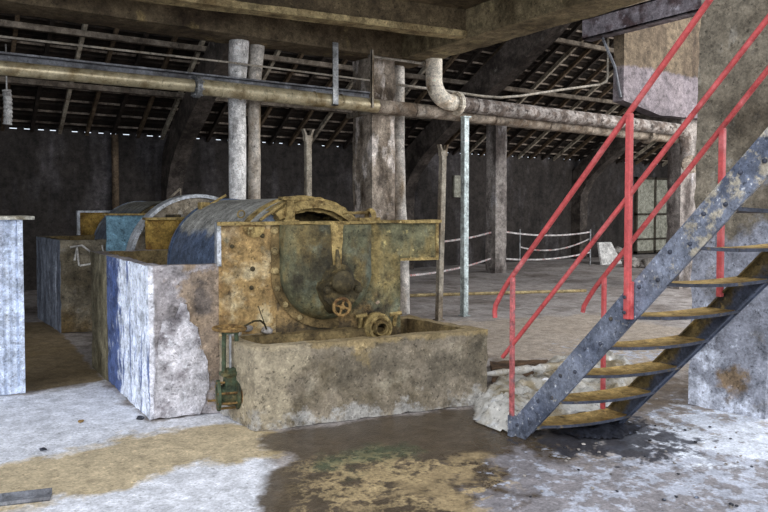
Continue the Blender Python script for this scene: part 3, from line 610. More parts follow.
# flange ring around the dish with bolts
bm = B(); n = 40
def arcband(bm, r0, r1, d0, d1, a0=math.pi, a1=2*math.pi, n=40, up=None):
    Q = []
    for k in range(n+1):
        a = a0+(a1-a0)*k/n; Q.append([bm.verts.new(LP(dc[0]+r*math.cos(a), dc[1]+r*math.sin(a), -d)) for r, d in ((r0, d0), (r1, d0), (r1, d1), (r0, d1))])
    for k in range(n):
        for i in range(4): bm.faces.new((Q[k][i], Q[k][(i+1) % 4], Q[k+1][(i+1) % 4], Q[k+1][i]))
    bm.faces.new(Q[0]); bm.faces.new(Q[-1][::-1])
arcband(bm, R_-.01, R_+.065, -.01, .035, math.pi, math.pi*1.58)
prism(bm, [LP(dc[0]-R_-.065, 1.06, -.03), LP(dc[0]-R_+.01, 1.06, -.03), LP(dc[0]-R_+.01, 1.06, .01), LP(dc[0]-R_-.065, 1.06, .01)], [LP(dc[0]-R_-.065, 1.46, -.03), LP(dc[0]-R_+.01, 1.46, -.03), LP(dc[0]-R_+.01, 1.46, .01), LP(dc[0]-R_-.065, 1.46, .01)])
rough(bm, .05, .005, 9); dfl = obj('dish_flange', bm, M['rustdark'], mc, smooth=40)
for z in (1.42, 1.26, 1.10): boltpart(LP(dc[0]-R_-.035, z, -.03), -NB, .026, dfl)
for a in (196, 216, 238): 
    A = math.radians(a); boltpart(LP(dc[0]+(R_+.035)*math.cos(A), dc[1]+(R_+.035)*math.sin(A), -.03), -NB, .024, dfl)
for s, z in ((.78, 1.12), (.77, .97), (.86, 1.38), (.62, 1.3)): boltpart(LP(s, z, -.012), -NB, .016, mc, 'iron')
# tear in the top of the side plate
bm = B(); lathe(bm, LP(.79, 1.452, -.03), NB, [(0, 0), (.085, 0), (.085, .02), (0, .02)], 20, math.pi/2, 3*math.pi/2)
obj('worn_lug', bm, M['cake'], mc)
# centre slot strap and boss
bm = B(); prism(bm, [LP(1.385, 1.12, -.205), LP(1.45, 1.12, -.205), LP(1.45, 1.12, -.17), LP(1.385, 1.12, -.17)], [LP(1.365, 1.47, -.205), LP(1.475, 1.47, -.205), LP(1.475, 1.47, -.17), LP(1.365, 1.47, -.17)])
rough(bm, .05, .004, 9); obj('centre_strap', bm, M['cake'], mc, smooth=35)
bm = B(); tube(bm, [LP(1.415, 1.27, -.21), LP(1.415, 1.21, -.225), LP(1.42, 1.10, -.23)], [.012, .02, .024], 8)
obj('slot_pin', bm, M['iron'], mc)
# bearing housing
bm = B(); bc = LP(1.43, 1.02, -.15)
lathe(bm, bc, -NB, [(0, -.02), (.13, -.02), (.135, .05), (.105, .08), (.095, .13), (.09, .19), (.05, .22), (0, .225)], 28); rough(bm, .04, .008, 14); obj('bearing_cap', bm, M['iron'], mc, smooth=50)
bm = B(); pr = [(-.22, 0), (-.20, .05), (-.12, .09), (-.09, .05), (.09, .05), (.13, .09), (.21, .04), (.23, -.02), (.19, -.10), (.13, -.19), (.06, -.24), (-.07, -.24), (-.15, -.17), (-.2, -.10)]
prism(bm, [LP(1.43+a*.86, .97+b*.86, -.15) for a, b in pr], [LP(1.43+a*.7, .97+b*.7, -.30) for a, b in pr]); bmesh.ops.triangulate(bm, faces=[q for q in bm.faces if len(q.verts) > 4])
rough(bm, .04, .018, 12); obj('bearing_housing', bm, M['iron'], mc, smooth=45)
for s in (-1, 1):
    bm = B(); tube(bm, [LP(1.43+s*.13, .96, -.22), LP(1.43+s*.13, .96, -.33)], .022, 8); boltpart(LP(1.43+s*.13, .96, -.32), -NB, .024, mc, 'iron'); obj('stud', bm, M['iron'], mc)
hw = LP(1.40, .835, -.38)
bm = B(); handwheel(bm, hw, NB, .066, .013, 4, .02, .3); obj('handwheel', bm, M['valverust'], mc, smooth=50, label='small rusty handwheel')
bm = B(); tube(bm, [hw, LP(1.40, .835, -.2)], .016, 10); lathe(bm, LP(1.40, .835, -.30), NB, [(0, 0), (.04, 0), (.045, .1), (0, .1)], 14); obj('valve_stem', bm, M['iron'], mc, smooth=50)
# lower flange wheel beside the plate foot
fw = LP(1.815, .605, -.10)
bm = B(); lathe(bm, fw, -NB, [(.045, 0), (.045, .07), (.055, .07), (.065, .04), (.065, .0)], 24); torus(bm, fw-NB*.03, NB, .09, .016, 28, 8)
for k in range(6):
    a = k*math.pi/3+.3; tube(bm, [fw-NB*.03+U*.06*math.cos(a)+Vector((0, 0, .06*math.sin(a))), fw-NB*.03+U*.1*math.cos(a)+Vector((0, 0, .1*math.sin(a)))], .012, 6)
lathe(bm, fw, -NB, [(0, -.1), (.12, -.1), (.12, -.02), (.045, -.01)], 24); obj('drain_flange', bm, M['cake'], mc, smooth=50, label='ochre ring flange low on the plate')
for s in (1.67, 1.98):
    bm = B(); tube(bm, [LP(s, .60, -.02), LP(s, .70, -.06)], .018, 8); tube(bm, [LP(s-.05, .70, -.06), LP(s+.05, .71, -.06)], .018, 8)
    obj('drain_clamp', bm, M['cake'], mc, smooth=50)
# drum: arches at the front, hood behind
HX, HZ, HR = 2.86, 1.02, .67
bm = B(); hood(bm, HX, HZ, HR, 5.46, 7.30, 112); o = obj('hood', bm, M['hood'], mc, smooth=60, label='blue-grey curved hood, dusty on top')
mask(o, 'dustt', lambda P: np.clip((P[:, 2]-1.24)/.26, 0, 1))
bm = B()
lathe(bm, (HX, 7.30, HZ), (0, 1, 0), [(0, 0), (HR, 0), (HR+.015, -.01), (HR+.015, .03), (0, .03)], 48); obj('hood_end', bm, M['hood'], mc, smooth=40)
def arc(bm, r0, r1, y0, y1, a0, a1, n=30, cx=HX, cz=HZ):
    Q = []
    for k in range(n+1):
        a = math.radians(a0+(a1-a0)*k/n); Q.append([bm.verts.new((cx+r*math.sin(a), y, cz+r*math.cos(a))) for r, y in ((r0, y0), (r1, y0), (r1, y1), (r0, y1))])
    for k in range(n):
        for i in range(4): bm.faces.new((Q[k][i], Q[k][(i+1) % 4], Q[k+1][(i+1) % 4], Q[k+1][i]))
    bm.faces.new(Q[0]); bm.faces.new(Q[-1][::-1])
for (r0, r1, y0, y1, nm) in ((.58, .645, 5.36, 5.42, 'front_hoop'), (.63, .672, 5.42, 5.54, 'outer_hoop'), (.55, .60, 5.42, 5.50, 'inner_hoop'), (.668, .69, 5.60, 5.66, 'hood_band')):
    bm = B(); arc(bm, r0, r1, y0, y1, -88 if nm == 'hood_band' else -34, 80); rough(bm, .06, .009, 9); obj(nm, bm, M['cake'], mc, smooth=40)
bm = B(); arc(bm, .30, .665, 5.47, 5.485, -100, -30); obj('hood_front', bm, M['hoodpale'], mc)
bm = B(); lathe(bm, (HX, 5.70, HZ), (0, 1, 0), [(0, 0), (.55, 0), (.57, .02), (.57, 1.5), (0, 1.5)], 48); obj('drum', bm, M['iron'], mc, smooth=40, label='dark drum inside the hood')
for k in range(7):
    a = math.radians(-45+k*15); bm = B(); tube(bm, [(HX+.56*math.sin(a), 5.60, HZ+.56*math.cos(a)), (HX+.56*math.sin(a), 5.9, HZ+.56*math.cos(a))], .014, 6); obj('drum_rib', bm, M['cake'], mc)
bm = B()   # upright clamp block left of the arch
c0 = (2.62, 5.36)
box(bm, (c0[0]-.035, c0[1]-.04, 1.46), (c0[0]+.035, c0[1]+.05, 1.67)); box(bm, (c0[0]-.07, c0[1]-.05, 1.665), (c0[0]+.08, c0[1]+.05, 1.695)); box(bm, (c0[0]-.07, c0[1]-.06, 1.46), (c0[0]+.07, c0[1]+.06, 1.50))
rough(bm, .04, .006, 12); obj('clamp_block', bm, M['cake'], mc, smooth=40)
bm = B(); tube(bm, [(2.36, 5.36, 1.50), (2.48, 5.36, 1.58), (2.60, 5.36, 1.66)], .014, 8); obj('seal_strip', bm, M['cake'], mc, smooth=50)
bm = B(); zc = LP(1.72, 1.49, .0)
torus(bm, zc+Vector((.06, 0, .04)), (U+NB*.3), .05, .022, 16, 7); box(bm, (zc.x-.06, zc.y-.03, 1.47), (zc.x+.14, zc.y+.03, 1.52)); tube(bm, [zc+Vector((-.18, .05, .07)), zc+Vector((.04, .02, .07))], .014, 6)
rough(bm, .03, .004, 14); obj('hinge_lug', bm, M['cake'], mc, smooth=50)
bm = B(); torus(bm, (2.22, 5.42, 1.55), (0, 1, .2), .03, .007, 14, 6); lathe(bm, (2.2, 5.42, 1.47), (0, 0, 1), [(0, 0), (.09, 0), (.06, .06), (0, .08)], 14); obj('lifting_eye', bm, M['cake'], mc, smooth=50)
bm = B(); prism(bm, [(2.32, 5.45, .3), (3.3, 5.2, .3), (3.3, 7.2, .3), (2.32, 7.2, .3)], [(2.32, 5.45, .95), (3.3, 5.2, .95), (3.3, 7.2, .95), (2.32, 7.2, .95)]); obj('vat', bm, M['iron'], mc)
# back end plate and the big round guard behind it
bm = B(); box(bm, (2.0, 7.47, 1.0), (2.62, 7.50, 1.485)); rough(bm, .06, .006, 8); obj('back_plate', bm, M['ochreplate'], mc, smooth=40, label='ochre rear end plate')
bm = B(); box(bm, (1.985, 7.44, 1.475), (2.62, 7.54, 1.50)); obj('back_plate_rim', bm, M['cake'], mc)
gx, gz, gr = 2.62, .99, .76
bm = B(); lathe(bm, (gx, 7.62, gz), (0, 1, 0), [(0, 0), (gr-.03, 0), (gr-.03, .15), (0, .15)], 56); obj('wheel_guard', bm, M['disc'], mc, smooth=40, label='brown-grey round guard')
bm = B(); lathe(bm, (gx, 7.62, gz), (0, 1, 0), [(gr-.035, -.03), (gr, -.03), (gr+.005, .0), (gr+.005, .16), (gr-.035, .16)], 56); obj('guard_rim', bm, M['rim'], mc, smooth=40, label='pale metal guard rim')
bm = B(); tube(bm, [(2.55, 7.25, 1.60), (2.78, 7.2, 1.74)], .014, 6); box(bm, (2.50, 7.2, 1.55), (2.60, 7.3, 1.66)); obj('latch_lever', bm, M['cake'], mc)
bm = B(); box(bm, (2.25, 7.55, 1.5), (2.4, 7.6, 1.53)); obj('guard_latch', bm, M['iron'], mc)

# ------------------------------------------------------------ second drum machine behind
m2 = empty('drum_washer', (2.8, 10.3, 0), label='farther drum washer with sky-blue end plate, standing in the rear tank', cat='machine')
bm = B(); box(bm, (2.03, 9.42, .9), (2.50, 9.45, 1.52)); rough(bm, .08, .006, 8); obj('front_plate', bm, M['blueplate'], m2, smooth=40, label='sky-blue painted end plate')
bm = B(); box(bm, (2.50, 9.42, .9), (2.72, 9.46, 1.50)); rough(bm, .08, .006, 8); obj('side_plate', bm, M['ochreplate'], m2, smooth=40, label='ochre plate strip')
bm = B(); box(bm, (2.0, 9.38, 1.505), (2.72, 9.5, 1.53)); obj('top_rim', bm, M['cake'], m2)
bm = B(); hood(bm, 2.93, .99, .71, 9.55, 11.2, 112); o = obj('hood', bm, M['hoodpale'], m2, smooth=60); mask(o, 'dustt', lambda P: np.clip((P[:, 2]-1.42)/.26, 0, 1))
bm = B(); lathe(bm, (2.93, 11.2, .99), (0, 1, 0), [(0, 0), (.72, 0), (.72, .03), (0, .03)], 48); obj('hood_end', bm, M['hoodpale'], m2, smooth=40)
bm = B(); lathe(bm, (2.93, 9.55, .99), (0, 1, 0), [(0, 0), (.70, 0), (.70, .03), (0, .03)], 48); obj('drum_face', bm, M['iron'], m2, smooth=40)
bm = B(); box(bm, (2.05, 11.32, 1.0), (2.62, 11.36, 1.54)); rough(bm, .08, .006, 8); obj('back_plate', bm, M['ochreplate'], m2, smooth=40)
bm = B(); box(bm, (2.03, 11.28, 1.53), (2.62, 11.4, 1.56)); box(bm, (2.02, 11.3, 1.0), (2.06, 11.38, 1.56)); obj('back_plate_rim', bm, M['rim'], m2)
bm = B(); tube(bm, [(2.55, 9.3, 1.5), (2.95, 9.3, 1.86)], .016, 6); tube(bm, [(2.95, 9.3, 1.86), (2.96, 9.3, 1.7)], .01, 6); tube(bm, [(2.6, 9.25, 1.52), (2.9, 9.3, 1.72)], .03, 6); obj('latch_lever', bm, M['disc'], m2)
bm = B(); lathe(bm, (2.2, 9.43, 1.52), (0, 0, 1), [(0, 0), (.06, 0), (.05, .05), (0, .07)], 12); obj('lifting_eye', bm, M['cake'], m2)

# ------------------------------------------------------------ gate valve on the tank front
gv = empty('gate_valve', (1.92, 4.95, 0), label='green and rusty gate valve with a flat handwheel, left of the basin', cat='valve')
vx, vy, vz = 1.93, 4.94, .21
bm = B(); ax = Vector((.97, -.24, 0)).normalized(); c = Vector((vx, vy, vz)); side = Vector((ax.y, -ax.x, 0))
lathe(bm, c, ax, [(.065, -.10), (.115, -.10), (.115, -.08), (.07, -.07), (.08, -.02), (.08, .03), (.115, .04), (.115, .06), (0, .06)], 28)
lathe(bm, c, ax, [(.065, -.10), (.06, -.05), (0, -.05)], 28); obj('body', bm, M['valve'], gv, smooth=40)
bm = B(); lathe(bm, c+ax*.085, ax, [(0, -.018), (.12, -.018), (.12, .01), (.07, .02), (0, .02)], 26); rfl = obj('rear_flange', bm, M['valverust'], gv, smooth=40, label='rusty rear flange')
for a in (20, 80, 150, 215, 275, 335):
    A = math.radians(a); p = c+side*.098*math.cos(A)+Vector((0, 0, .098*math.sin(A)))
    bm = B(); tube(bm, [p-ax*(.16 if a in (215,) else .105), p+ax*(.15 if a in (335, 20, 275) else .115)], .009, 6); obj('bolt', bm, M['valverust'], rfl)
bm = B(); prism(bm, [(vx-.055, vy-.04, vz+.05), (vx+.04, vy-.04, vz+.05), (vx+.04, vy+.04, vz+.05), (vx-.055, vy+.04, vz+.05)], [(vx-.035, vy-.03, vz+.20), (vx+.035, vy-.03, vz+.20), (vx+.035, vy+.03, vz+.20), (vx-.035, vy+.03, vz+.20)])
box(bm, (vx-.075, vy-.045, vz+.145), (vx+.07, vy+.045, vz+.175)); obj('bonnet', bm, M['valve'], gv, bevel=.006)
bm = B()
for s_ in (-1, 1): tube(bm, [(vx+s_*.052, vy, vz+.17), (vx+s_*.050, vy, .62), (vx+s_*.045, vy, .69)], .017, 8)
box(bm, (vx-.06, vy-.02, .665), (vx+.06, vy+.02, .685)); obj('yoke', bm, M['valve'], gv, smooth=50)
bm = B(); tube(bm, [(vx, vy, vz+.1), (vx, vy, .70)], .011, 8); obj('stem', bm, M['galv'], gv)
bm = B(); handwheel(bm, (vx-.005, vy, .705), (.03, -.02, 1), .118, .012, 4, .022, .4); obj('handwheel', bm, M['valverust'], gv, smooth=50, label='flat rusty handwheel')
bm = B(); px_, py_ = 1.80, 5.06; lathe(bm, (px_, py_, 0), (0, 0, 1), [(0, 0), (.04, 0), (.038, .42), (.028, .42), (.028, .37), (0, .37)], 20); rough(bm, .08, .004, 10)
obj('pipe_stub', bm, M['post'], smooth=40, label='short upright white pipe stub behind the gate valve', cat='pipe')
bm = B(); pth = [(vx+.11, vy, .71), (vx+.20, vy+.02, .74), (vx+.27, vy+.06, .73), (vx+.33, vy+.12, .69), (vx+.36, vy+.14, .63)]; tube(bm, pth, .008, 6); tube(bm, [(vx+.31, vy+.08, .71), (vx+.29, vy+.1, .78), (vx+.27, vy+.1, .84)], .004, 5)
obj('bent_wire', bm, M['iron'], gv, smooth=50)

# ------------------------------------------------------------ stair
st = empty('steel_stair', (3.9, 3.4, 0), label='steep open steel stair with dusty treads rising to the upper right', cat='stair')
SLP = 1.085; XN, XF = 3.47, 4.24
def ztop(y): return .153+(3.511-y)*SLP
TOPZ = 3.72; yt = 3.511-(TOPZ-.153)/SLP; vth = .238; SK = .19      # the far side stands a little nearer the camera
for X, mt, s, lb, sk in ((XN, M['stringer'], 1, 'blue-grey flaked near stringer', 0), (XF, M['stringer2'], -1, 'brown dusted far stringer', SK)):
    yb0 = 3.511-(vth-.153)/SLP
    bm = B(); prof = [(3.53, 0), (3.53, .135), (3.511, .153), (yt, TOPZ), (yt, TOPZ-vth), (yb0, 0)]
    prism(bm, [(X, y-sk, z) for y, z in prof], [(X+s*.010, y-sk, z) for y, z in prof])
    n1 = Vector((0, SLP, 1)).normalized()
    for (ya, za, yb, zb, w) in ((3.50, .150, yt, TOPZ-.012, -.009), (yb0-.03, .045, yt, TOPZ-vth+.012, .009)):
        a = Vector((X+s*.010, ya-sk, za)); b = Vector((X+s*.010, yb-sk, zb)); dv = n1*w
        prism(bm, [a, a+Vector((s*.035, 0, 0)), a+Vector((s*.035, 0, 0))+dv, a+dv], [b, b+Vector((s*.035, 0, 0)), b+Vector((s*.035, 0, 0))+dv, b+dv])
    bmesh.ops.recalc_face_normals(bm, faces=bm.faces)
    for _ in range(5):
        bmesh.ops.subdivide_edges(bm, edges=[e for e in bm.edges if e.calc_length() > .12], cuts=1, use_grid_fill=True)
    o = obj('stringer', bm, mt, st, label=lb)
    if X == XN: mask(o, 'chalk', lambda P: np.maximum(soft(np.hypot(P[:, 1]-2.0, P[:, 2]-1.66)-.30, .6)*.58, 0))
    else: mask(o, 'bare', lambda P: soft((P[:, 2]-(.153+(3.511-SK-P[:, 1])*SLP))+vth*.52, .09))  # lower half: bare steel plus shade painted in below the treads
bm = B(); box(bm, (XN-.045, 3.52, 0), (XN+.0, 3.56, .15)); obj('foot_angle', bm, M['stringer'], st, bevel=.004)
k = 0; z = .115
while z < TOPZ-.1:
    yc = 3.511-(z-.034)/SLP; dp = .105; x0, x1 = XN+.012, XF-.012; n = 14; bm = B()
    top_, bot_ = [], []
    for i in range(n+1):
        t = i/n; x = x0+(x1-x0)*t; sag = -.016*4*t*(1-t)
        bow = .022*4*t*(1-t)
        top_.append([bm.verts.new((x, yc-SK*t+q, z+sag+e)) for q, e in ((-dp-bow, .008), (-dp*.5, 0), (dp*.5, 0), (dp, .004))])
        bot_.append([bm.verts.new((x, yc-SK*t+q, z+sag+e)) for q, e in ((-dp-bow, -.012), (-dp*.5, -.01), (dp*.5, -.01), (dp, -.012))])
    for i in range(n):
        for j in range(3):
            bm.faces.new((top_[i][j], top_[i+1][j], top_[i+1][j+1], top_[i][j+1])).material_index = 0
            bm.faces.new((bot_[i][j], bot_[i][j+1], bot_[i+1][j+1], bot_[i+1][j])).material_index = 1
        bm.faces.new((top_[i][0], bot_[i][0], bot_[i+1][0], top_[i+1][0])).material_index = 1
        bm.faces.new((top_[i][3], top_[i+1][3], bot_[i+1][3], bot_[i][3])).material_index = 1
    obj('tread', bm, [M['tread'], M['treadedge']], st, smooth=40)
    for q in (-.07, .05):
        bm = B(); lathe(bm, (XN, yc+q+.02, z-.03+(.05 if q < 0 else 0)), (-1, 0, 0), [(.013, 0), (.012, .008), (.005, .012), (0, .013)], 8); obj('bolt', bm, M['treadedge'], st)
    z += .212; k += 1
# handrails
def rail(X, far=False):
    name = 'handrail'
    def rz(y): return 1.125+(3.54-y)*1.085 if not far else 1.085+(3.374-y)*1.13
    r = empty('stair_railing', (X, 3.5, 0), label='near red stair railing with two rails, bolted to the flaked stringer' if not far else 'far red stair railing with a single rail, behind the treads', cat='railing')
    bm = B(); y0 = 3.56 if not far else 3.40; yE = yt-.05
    pth = [(X, yE, rz(yE)), (X, 1.0, rz(1.0)), (X, y0, rz(y0)), (X, y0+.05, rz(y0)-.06), (X, y0+.10, rz(y0)-.13), (X, y0+.145, rz(y0)-.20), (X, y0+.155, rz(y0)-.245), (X, y0+.150, rz(y0)-.29)]
    if far: pth = pth[:3]+[(X, p[1]+.0, p[2]) for p in pth[3:-1]]
    tube(bm, pth, .0175, 14); obj('top_rail', bm, M['red'], r, smooth=60)
    if not far:
        bm = B(); mz = lambda y: .565+(3.61-y)*1.082
        tube(bm, [(X, yE, mz(yE)), (X, 1.5, mz(1.5)), (X, 3.63, mz(3.63))], .015, 12); obj('middle_rail', bm, M['red'], r, smooth=60)
    posts = [3.535, 2.59, 1.70, .81] if not far else [3.36, 2.47, 1.58, .69]
    for i, y in enumerate(posts):
        bm = B(); zb = (0 if i == 0 else ztop(y)-.20)
        if far and i: zb = ztop(y)-.24
        if i == 0 and far: zb = max(0, ztop(y)-.2)
        w = .0145 if i == 0 else .017
        dx = -.03 if not far else 0.
        box(bm, (X+dx*0-w, y-w, zb), (X+w, y+w, rz(y)-.01))
        if i and not far: box(bm, (X-.004, y-.03, zb), (X+.022, y+.026, ztop(y)+.02))
        po = obj('post', bm, M['red'] if i or far else M['redrust'], r, bevel=.004)
        if i and not far:
            for dz in (.03, .12):
                bm = B(); lathe(bm, (X-.026, y, zb+dz+.01), (-1, 0, 0), [(.011, 0), (.010, .008), (0, .011)], 8); obj('bolt', bm, M['treadedge'], po)
rail(XN-.027); rail(XF-.045, True)

# landing where the stair arrives
lt = empty('stair_landing', (3.85, -.6, 0), label='steel landing on four legs at the head of the stair', cat='landing')
bm = B(); box(bm, (3.3, -1.3, TOPZ), (4.5, yt+.02, TOPZ+.03)); box(bm, (3.3, -1.3, TOPZ-.12), (3.36, yt, TOPZ)); box(bm, (4.44, -1.3, TOPZ-.12), (4.5, yt, TOPZ)); obj('deck', bm, M['stringer2'], lt)
for x in (3.33, 4.47):
    for y in (-1.26, yt-.06):
        bm = B(); box(bm, (x-.04, y-.04, 0), (x+.04, y+.04, TOPZ-.12)); obj('leg', bm, M['stringer'], lt)

# ------------------------------------------------------------ plastic sheet, debris under the stair
def crumple(outline_px, name, mat, label, h=.12, sc=5, seed=0, step=.03, parent=None, amp=.07, thick=.003):
    poly = [ground(*p) for p in outline_px]; P = np.array(poly); x0, y0 = P.min(0); x1, y1 = P.max(0)
    nx = int((x1-x0)/step)+1; ny = int((y1-y0)/step)+1
    pts = np.array([(x0+i*step, y0+j*step) for j in range(ny+1) for i in range(nx+1)]); sd = polysd(pts, poly)
    bm = B(); vs = {}
    for idx, (x, y) in enumerate(pts):
        nzv = noise.noise((x*3+seed, y*3, 0))
        if sd[idx] < .04*nzv+.01:
            e = min(1, max(0, -sd[idx]/.12))
            rid = 1-abs(noise.noise((x*sc+seed*2, y*sc, 1.3)))*2; rid2 = 1-abs(noise.noise((x*sc*2.4, y*sc*2.4+seed, 4)))*2
            z = .008+e*(h*max(0, .35+.65*noise.noise((x*1.8+seed, y*1.8, 7))+.1)+amp*max(0, rid)*.6+amp*.4*max(0, rid2))
            vs[idx] = bm.verts.new((x+.02*noise.noise((x*9, y*9, 2)), y+.02*noise.noise((x*9, y*9, 5)), z))
    for j in range(ny):
        for i in range(nx):
            q = [j*(nx+1)+i, j*(nx+1)+i+1, (j+1)*(nx+1)+i+1, (j+1)*(nx+1)+i]
            if all(a in vs for a in q): bm.faces.new([vs[a] for a in q])
    o = obj(name, bm, mat, parent, smooth=60, label=label, cat='sheet' if 'sheet' in name else 'debris')
    if thick:
        s = o.modifiers.new('s', 'SOLIDIFY'); s.thickness = thick; s.offset = 1
    return o
crumple([(474, 402), (478, 424), (500, 432), (516, 436), (560, 424), (600, 414), (640, 395), (648, 374), (600, 358), (545, 366), (520, 384), (492, 386)], 'plastic_sheet', M['sheet'],
        'crumpled translucent plastic sheet lying behind the foot of the stair', .07, 4.2, 2, .024, amp=.11)
bm = B(); pth = [ground(480, 398), ground(505, 393), ground(540, 390), ground(575, 384)]
tube(bm, [(p[0], p[1], .19) for p in pth], [.015, .03, .035, .02], 12); rough(bm, .05, .03, 9); obj('rolled_plastic', bm, M['sheet'], label='rolled edge of dirty plastic on top of the sheet', cat='sheet', smooth=60)
dz = crumple([(548, 430), (580, 418), (612, 417), (640, 428), (620, 440), (580, 440)], 'sludge_heap', M['black'], 'black crusty sludge heap on the floor under the bottom tread', .03, 9, 5, .022, amp=.05, thick=0)
dz['kind'] = 'stuff'
a_, b_ = ground(492, 388), ground(490, 366); c_, d_ = ground(548, 364), ground(545, 378)
bm = B(); zprism(bm, [a_, d_, c_, b_], .0, .05); rough(bm, .1, .02, 4); obj('timber_slab', bm, M['brownplank'], label='dark damp timber slab lying right of the basin behind the plastic', cat='timber', smooth=40)
# small stones and flakes on the floor
def stone(x, y, r, mat, label, seed, grp=None):
    bm = B(); bmesh.ops.create_icosphere(bm, subdivisions=2, radius=r)
    for v in bm.verts: v.co *= 1+.5*noise.noise(v.co*(2/r*.5)+Vector((seed, 0, 0))); v.co.z *= .5; v.co += Vector((x, y, r*.35))
    tag(obj('floor_chip', bm, mat), label=label, cat='chip', group=grp)
q = ground(81, 422); stone(q[0], q[1], .022, M['valverust'], 'single orange-brown chip on the pale floor at left', 1)
q = ground(140, 419); stone(q[0], q[1], .03, M['black'], 'dark chip at the foot of the front tank corner', 2)
q = ground(43, 450); stone(q[0], q[1], .02, M['black'], 'dark chip on the pale floor just above the yellow stain', 3)
random.seed(3)
for i in range(46):
    u_, v_ = random.uniform(520, 766), random.uniform(425, 508); q = ground(u_, v_)
    stone(q[0], q[1], random.uniform(.006, .014), M['rubble'] if random.random() < .55 else M['black'], 'small crusty chip scattered on the frosted floor under and right of the stair', i+5, 'crusty chips on the frosted floor')

# ------------------------------------------------------------ left cabinet, steel offcut
cb = empty('metal_cabinet', (.4, 6.9, 0), label='tall pale sheet-metal cabinet with overhanging lid at the left edge', cat='cabinet')
cx0, cx1, cy0, cy1 = -.35, .752, 6.73, 7.25
bm = B(); pts = [(cx1, cy0)]; n = 44; 
for i in range(1, n): 
    x = cx1-(cx1-cx0)*i/n; pts.append((x, cy0+(.010 if i % 2 else 0)))
pts += [(cx0, cy0), (cx0, cy1), (cx1, cy1)]
zprism(bm, pts[::-1], 0, 1.5); obj('body', bm, M['corr'], cb)
bm = B(); box(bm, (cx0-.08, cy0-.06, 1.5), (cx1+.10, cy1+.05, 1.53)); obj('lid', bm, M['cap'], cb, bevel=.004)
bm = B(); box(bm, (cx1-.03, cy0-.012, 0), (cx1+.012, cy0+.02, 1.5)); obj('corner_strip', bm, M['corr'], cb)
# steel channel offcut on the floor
t0 = Vector((*ground(51, 497), 0)); dx = Vector((-.96, .27, 0)).normalized(); dy = Vector((-dx.y, dx.x, 0)); 
if dy.y < 0: dy = -dy
bm = B()
def cbx(a0, a1, b0, b1, z0, z1):
    prism(bm, [t0+dx*a0+dy*b0+Vector((0, 0, z0)), t0+dx*a1+dy*b0+Vector((0, 0, z0)), t0+dx*a1+dy*b1+Vector((0, 0, z0)), t0+dx*a0+dy*b1+Vector((0, 0, z0))],
          [t0+dx*a0+dy*b0+Vector((0, 0, z1)), t0+dx*a1+dy*b0+Vector((0, 0, z1)), t0+dx*a1+dy*b1+Vector((0, 0, z1)), t0+dx*a0+dy*b1+Vector((0, 0, z1))])
cbx(0, .9, -.05, .05, .0, .006); cbx(0, .9, -.05, -.044, 0, .022); cbx(0, .9, .044, .05, 0, .034)
obj('steel_offcut', bm, M['tray'], label='grey steel channel offcut lying on the floor at the bottom left', cat='steel offcut')

# ------------------------------------------------------------ far background
def bar_post(x, y, label):
    bm = B(); tube(bm, [(x, y, 0), (x, y, 1.0)], .022, 8); lathe(bm, (x, y, 0), (0, 0, 1), [(0, 0), (.12, 0), (.12, .02), (.03, .04)], 14); obj('barrier_post', bm, M['galv'], label=label, cat='post')
bar_post(15.72, 13.08, 'thin barrier post left of the leaning white panel')
bar_post(14.2, 14.3, 'thin barrier post holding the tape near the back wall')
def tape(a, b, label, sag=.1):
    bm = B(); a = Vector(a); b = Vector(b); n = 14; q = []
    for i in range(n+1):
        t = i/n; p = a.lerp(b, t); p.z -= sag*4*t*(1-t); q.append(p)
    for i in range(n):
        for s in (0,): prism(bm, [q[i]+Vector((0, -.004, -.02)), q[i+1]+Vector((0, -.004, -.02)), q[i+1]+Vector((0, .004, -.02)), q[i]+Vector((0, .004, -.02))], [q[i]+Vector((0, -.004, .02)), q[i+1]+Vector((0, -.004, .02)), q[i+1]+Vector((0, .004, .02)), q[i]+Vector((0, .004, .02))])
    obj('barrier_tape', bm, M['rope'], label=label, cat='tape')
tape((12.15, 12.85, 1.02), (15.72, 13.08, .93), 'upper barrier tape between the lone pillar and the barrier post')
tape((12.15, 12.85, .34), (15.72, 13.08, .36), 'lower barrier tape between the lone pillar and the barrier post')
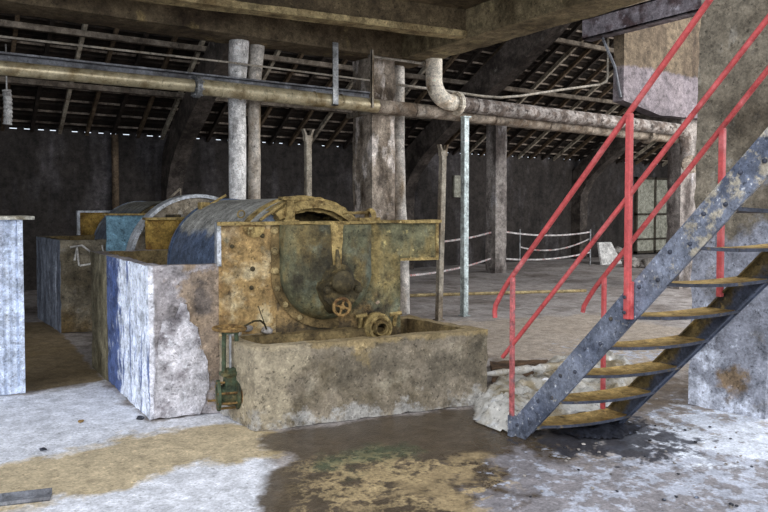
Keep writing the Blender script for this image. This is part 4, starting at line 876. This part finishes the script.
tape((6.8, 10.6, 1.0), (11.78, 12.85, 1.0), 'upper barrier tape left of the lone pillar', .12)
tape((6.8, 10.6, .36), (11.78, 12.85, .36), 'lower barrier tape left of the lone pillar', .12)
tape((14.2, 14.3, .5), (15.72, 13.08, .75), 'short slack tape between the two barrier posts', .2)
bar_post(6.8, 10.6, 'thin barrier post hidden behind the forked prop, holding the left tapes')
bm = B(); p0 = Vector((16.0, 12.95, 0)); prism(bm, [(16.0, 12.9, 0), (16.9, 12.9, 0), (16.9, 12.96, 0), (16.0, 12.96, 0)], [(16.1, 13.1, .62), (16.65, 13.1, .62), (16.65, 13.16, .62), (16.1, 13.16, .62)]); obj('leaning_panel', bm, M['white'], label='small white tapered panel standing on the far floor by the tape', cat='panel')
for i, (px, py, r) in enumerate([(618, 258, .3), (633, 267, .24), (650, 268, .22), (608, 256, .2)]):
    q = ground(px, py); bm = B(); bmesh.ops.create_icosphere(bm, subdivisions=3, radius=r)
    for v in bm.verts: v.co *= 1+.5*noise.noise(v.co*4+Vector((i, 0, 0))); v.co.z = v.co.z*.7+r*.5; v.co += Vector((q[0], q[1], 0)); v.co.z = max(v.co.z, 0)
    obj('rubble_lump', bm, M['rubble'], smooth=50, label=['pale rubble lump just right of the far white panel', 'largest of the rubble lumps seen between the red railings', 'rubble lump nearest the far window', 'small rubble lump touching the far white panel'][i], cat='rubble')
bm = B(); a, b = ground(404, 297), ground(586, 292); tube(bm, [(a[0], a[1], .025), (b[0], b[1], .025)], .03, 8); obj('floor_pipe', bm, M['ledge'], label='thin ochre pipe lying across the far floor', cat='pipe')
for i, (px, py) in enumerate([(412, 267), (470, 263)]):
    q = ground(px, py); stone(q[0], q[1], .2, M['white'], ['pale flat scrap on the far floor left of the forked prop', 'pale flat scrap on the far floor right of the tube post'][i], 40+i)
bm = B(); box(bm, (12.4, 15.02, 1.9), (12.9, 15.1, 2.5)); obj('wall_panel', bm, M['pane'], label='small pale square panel fixed on the dark back wall', cat='panel')
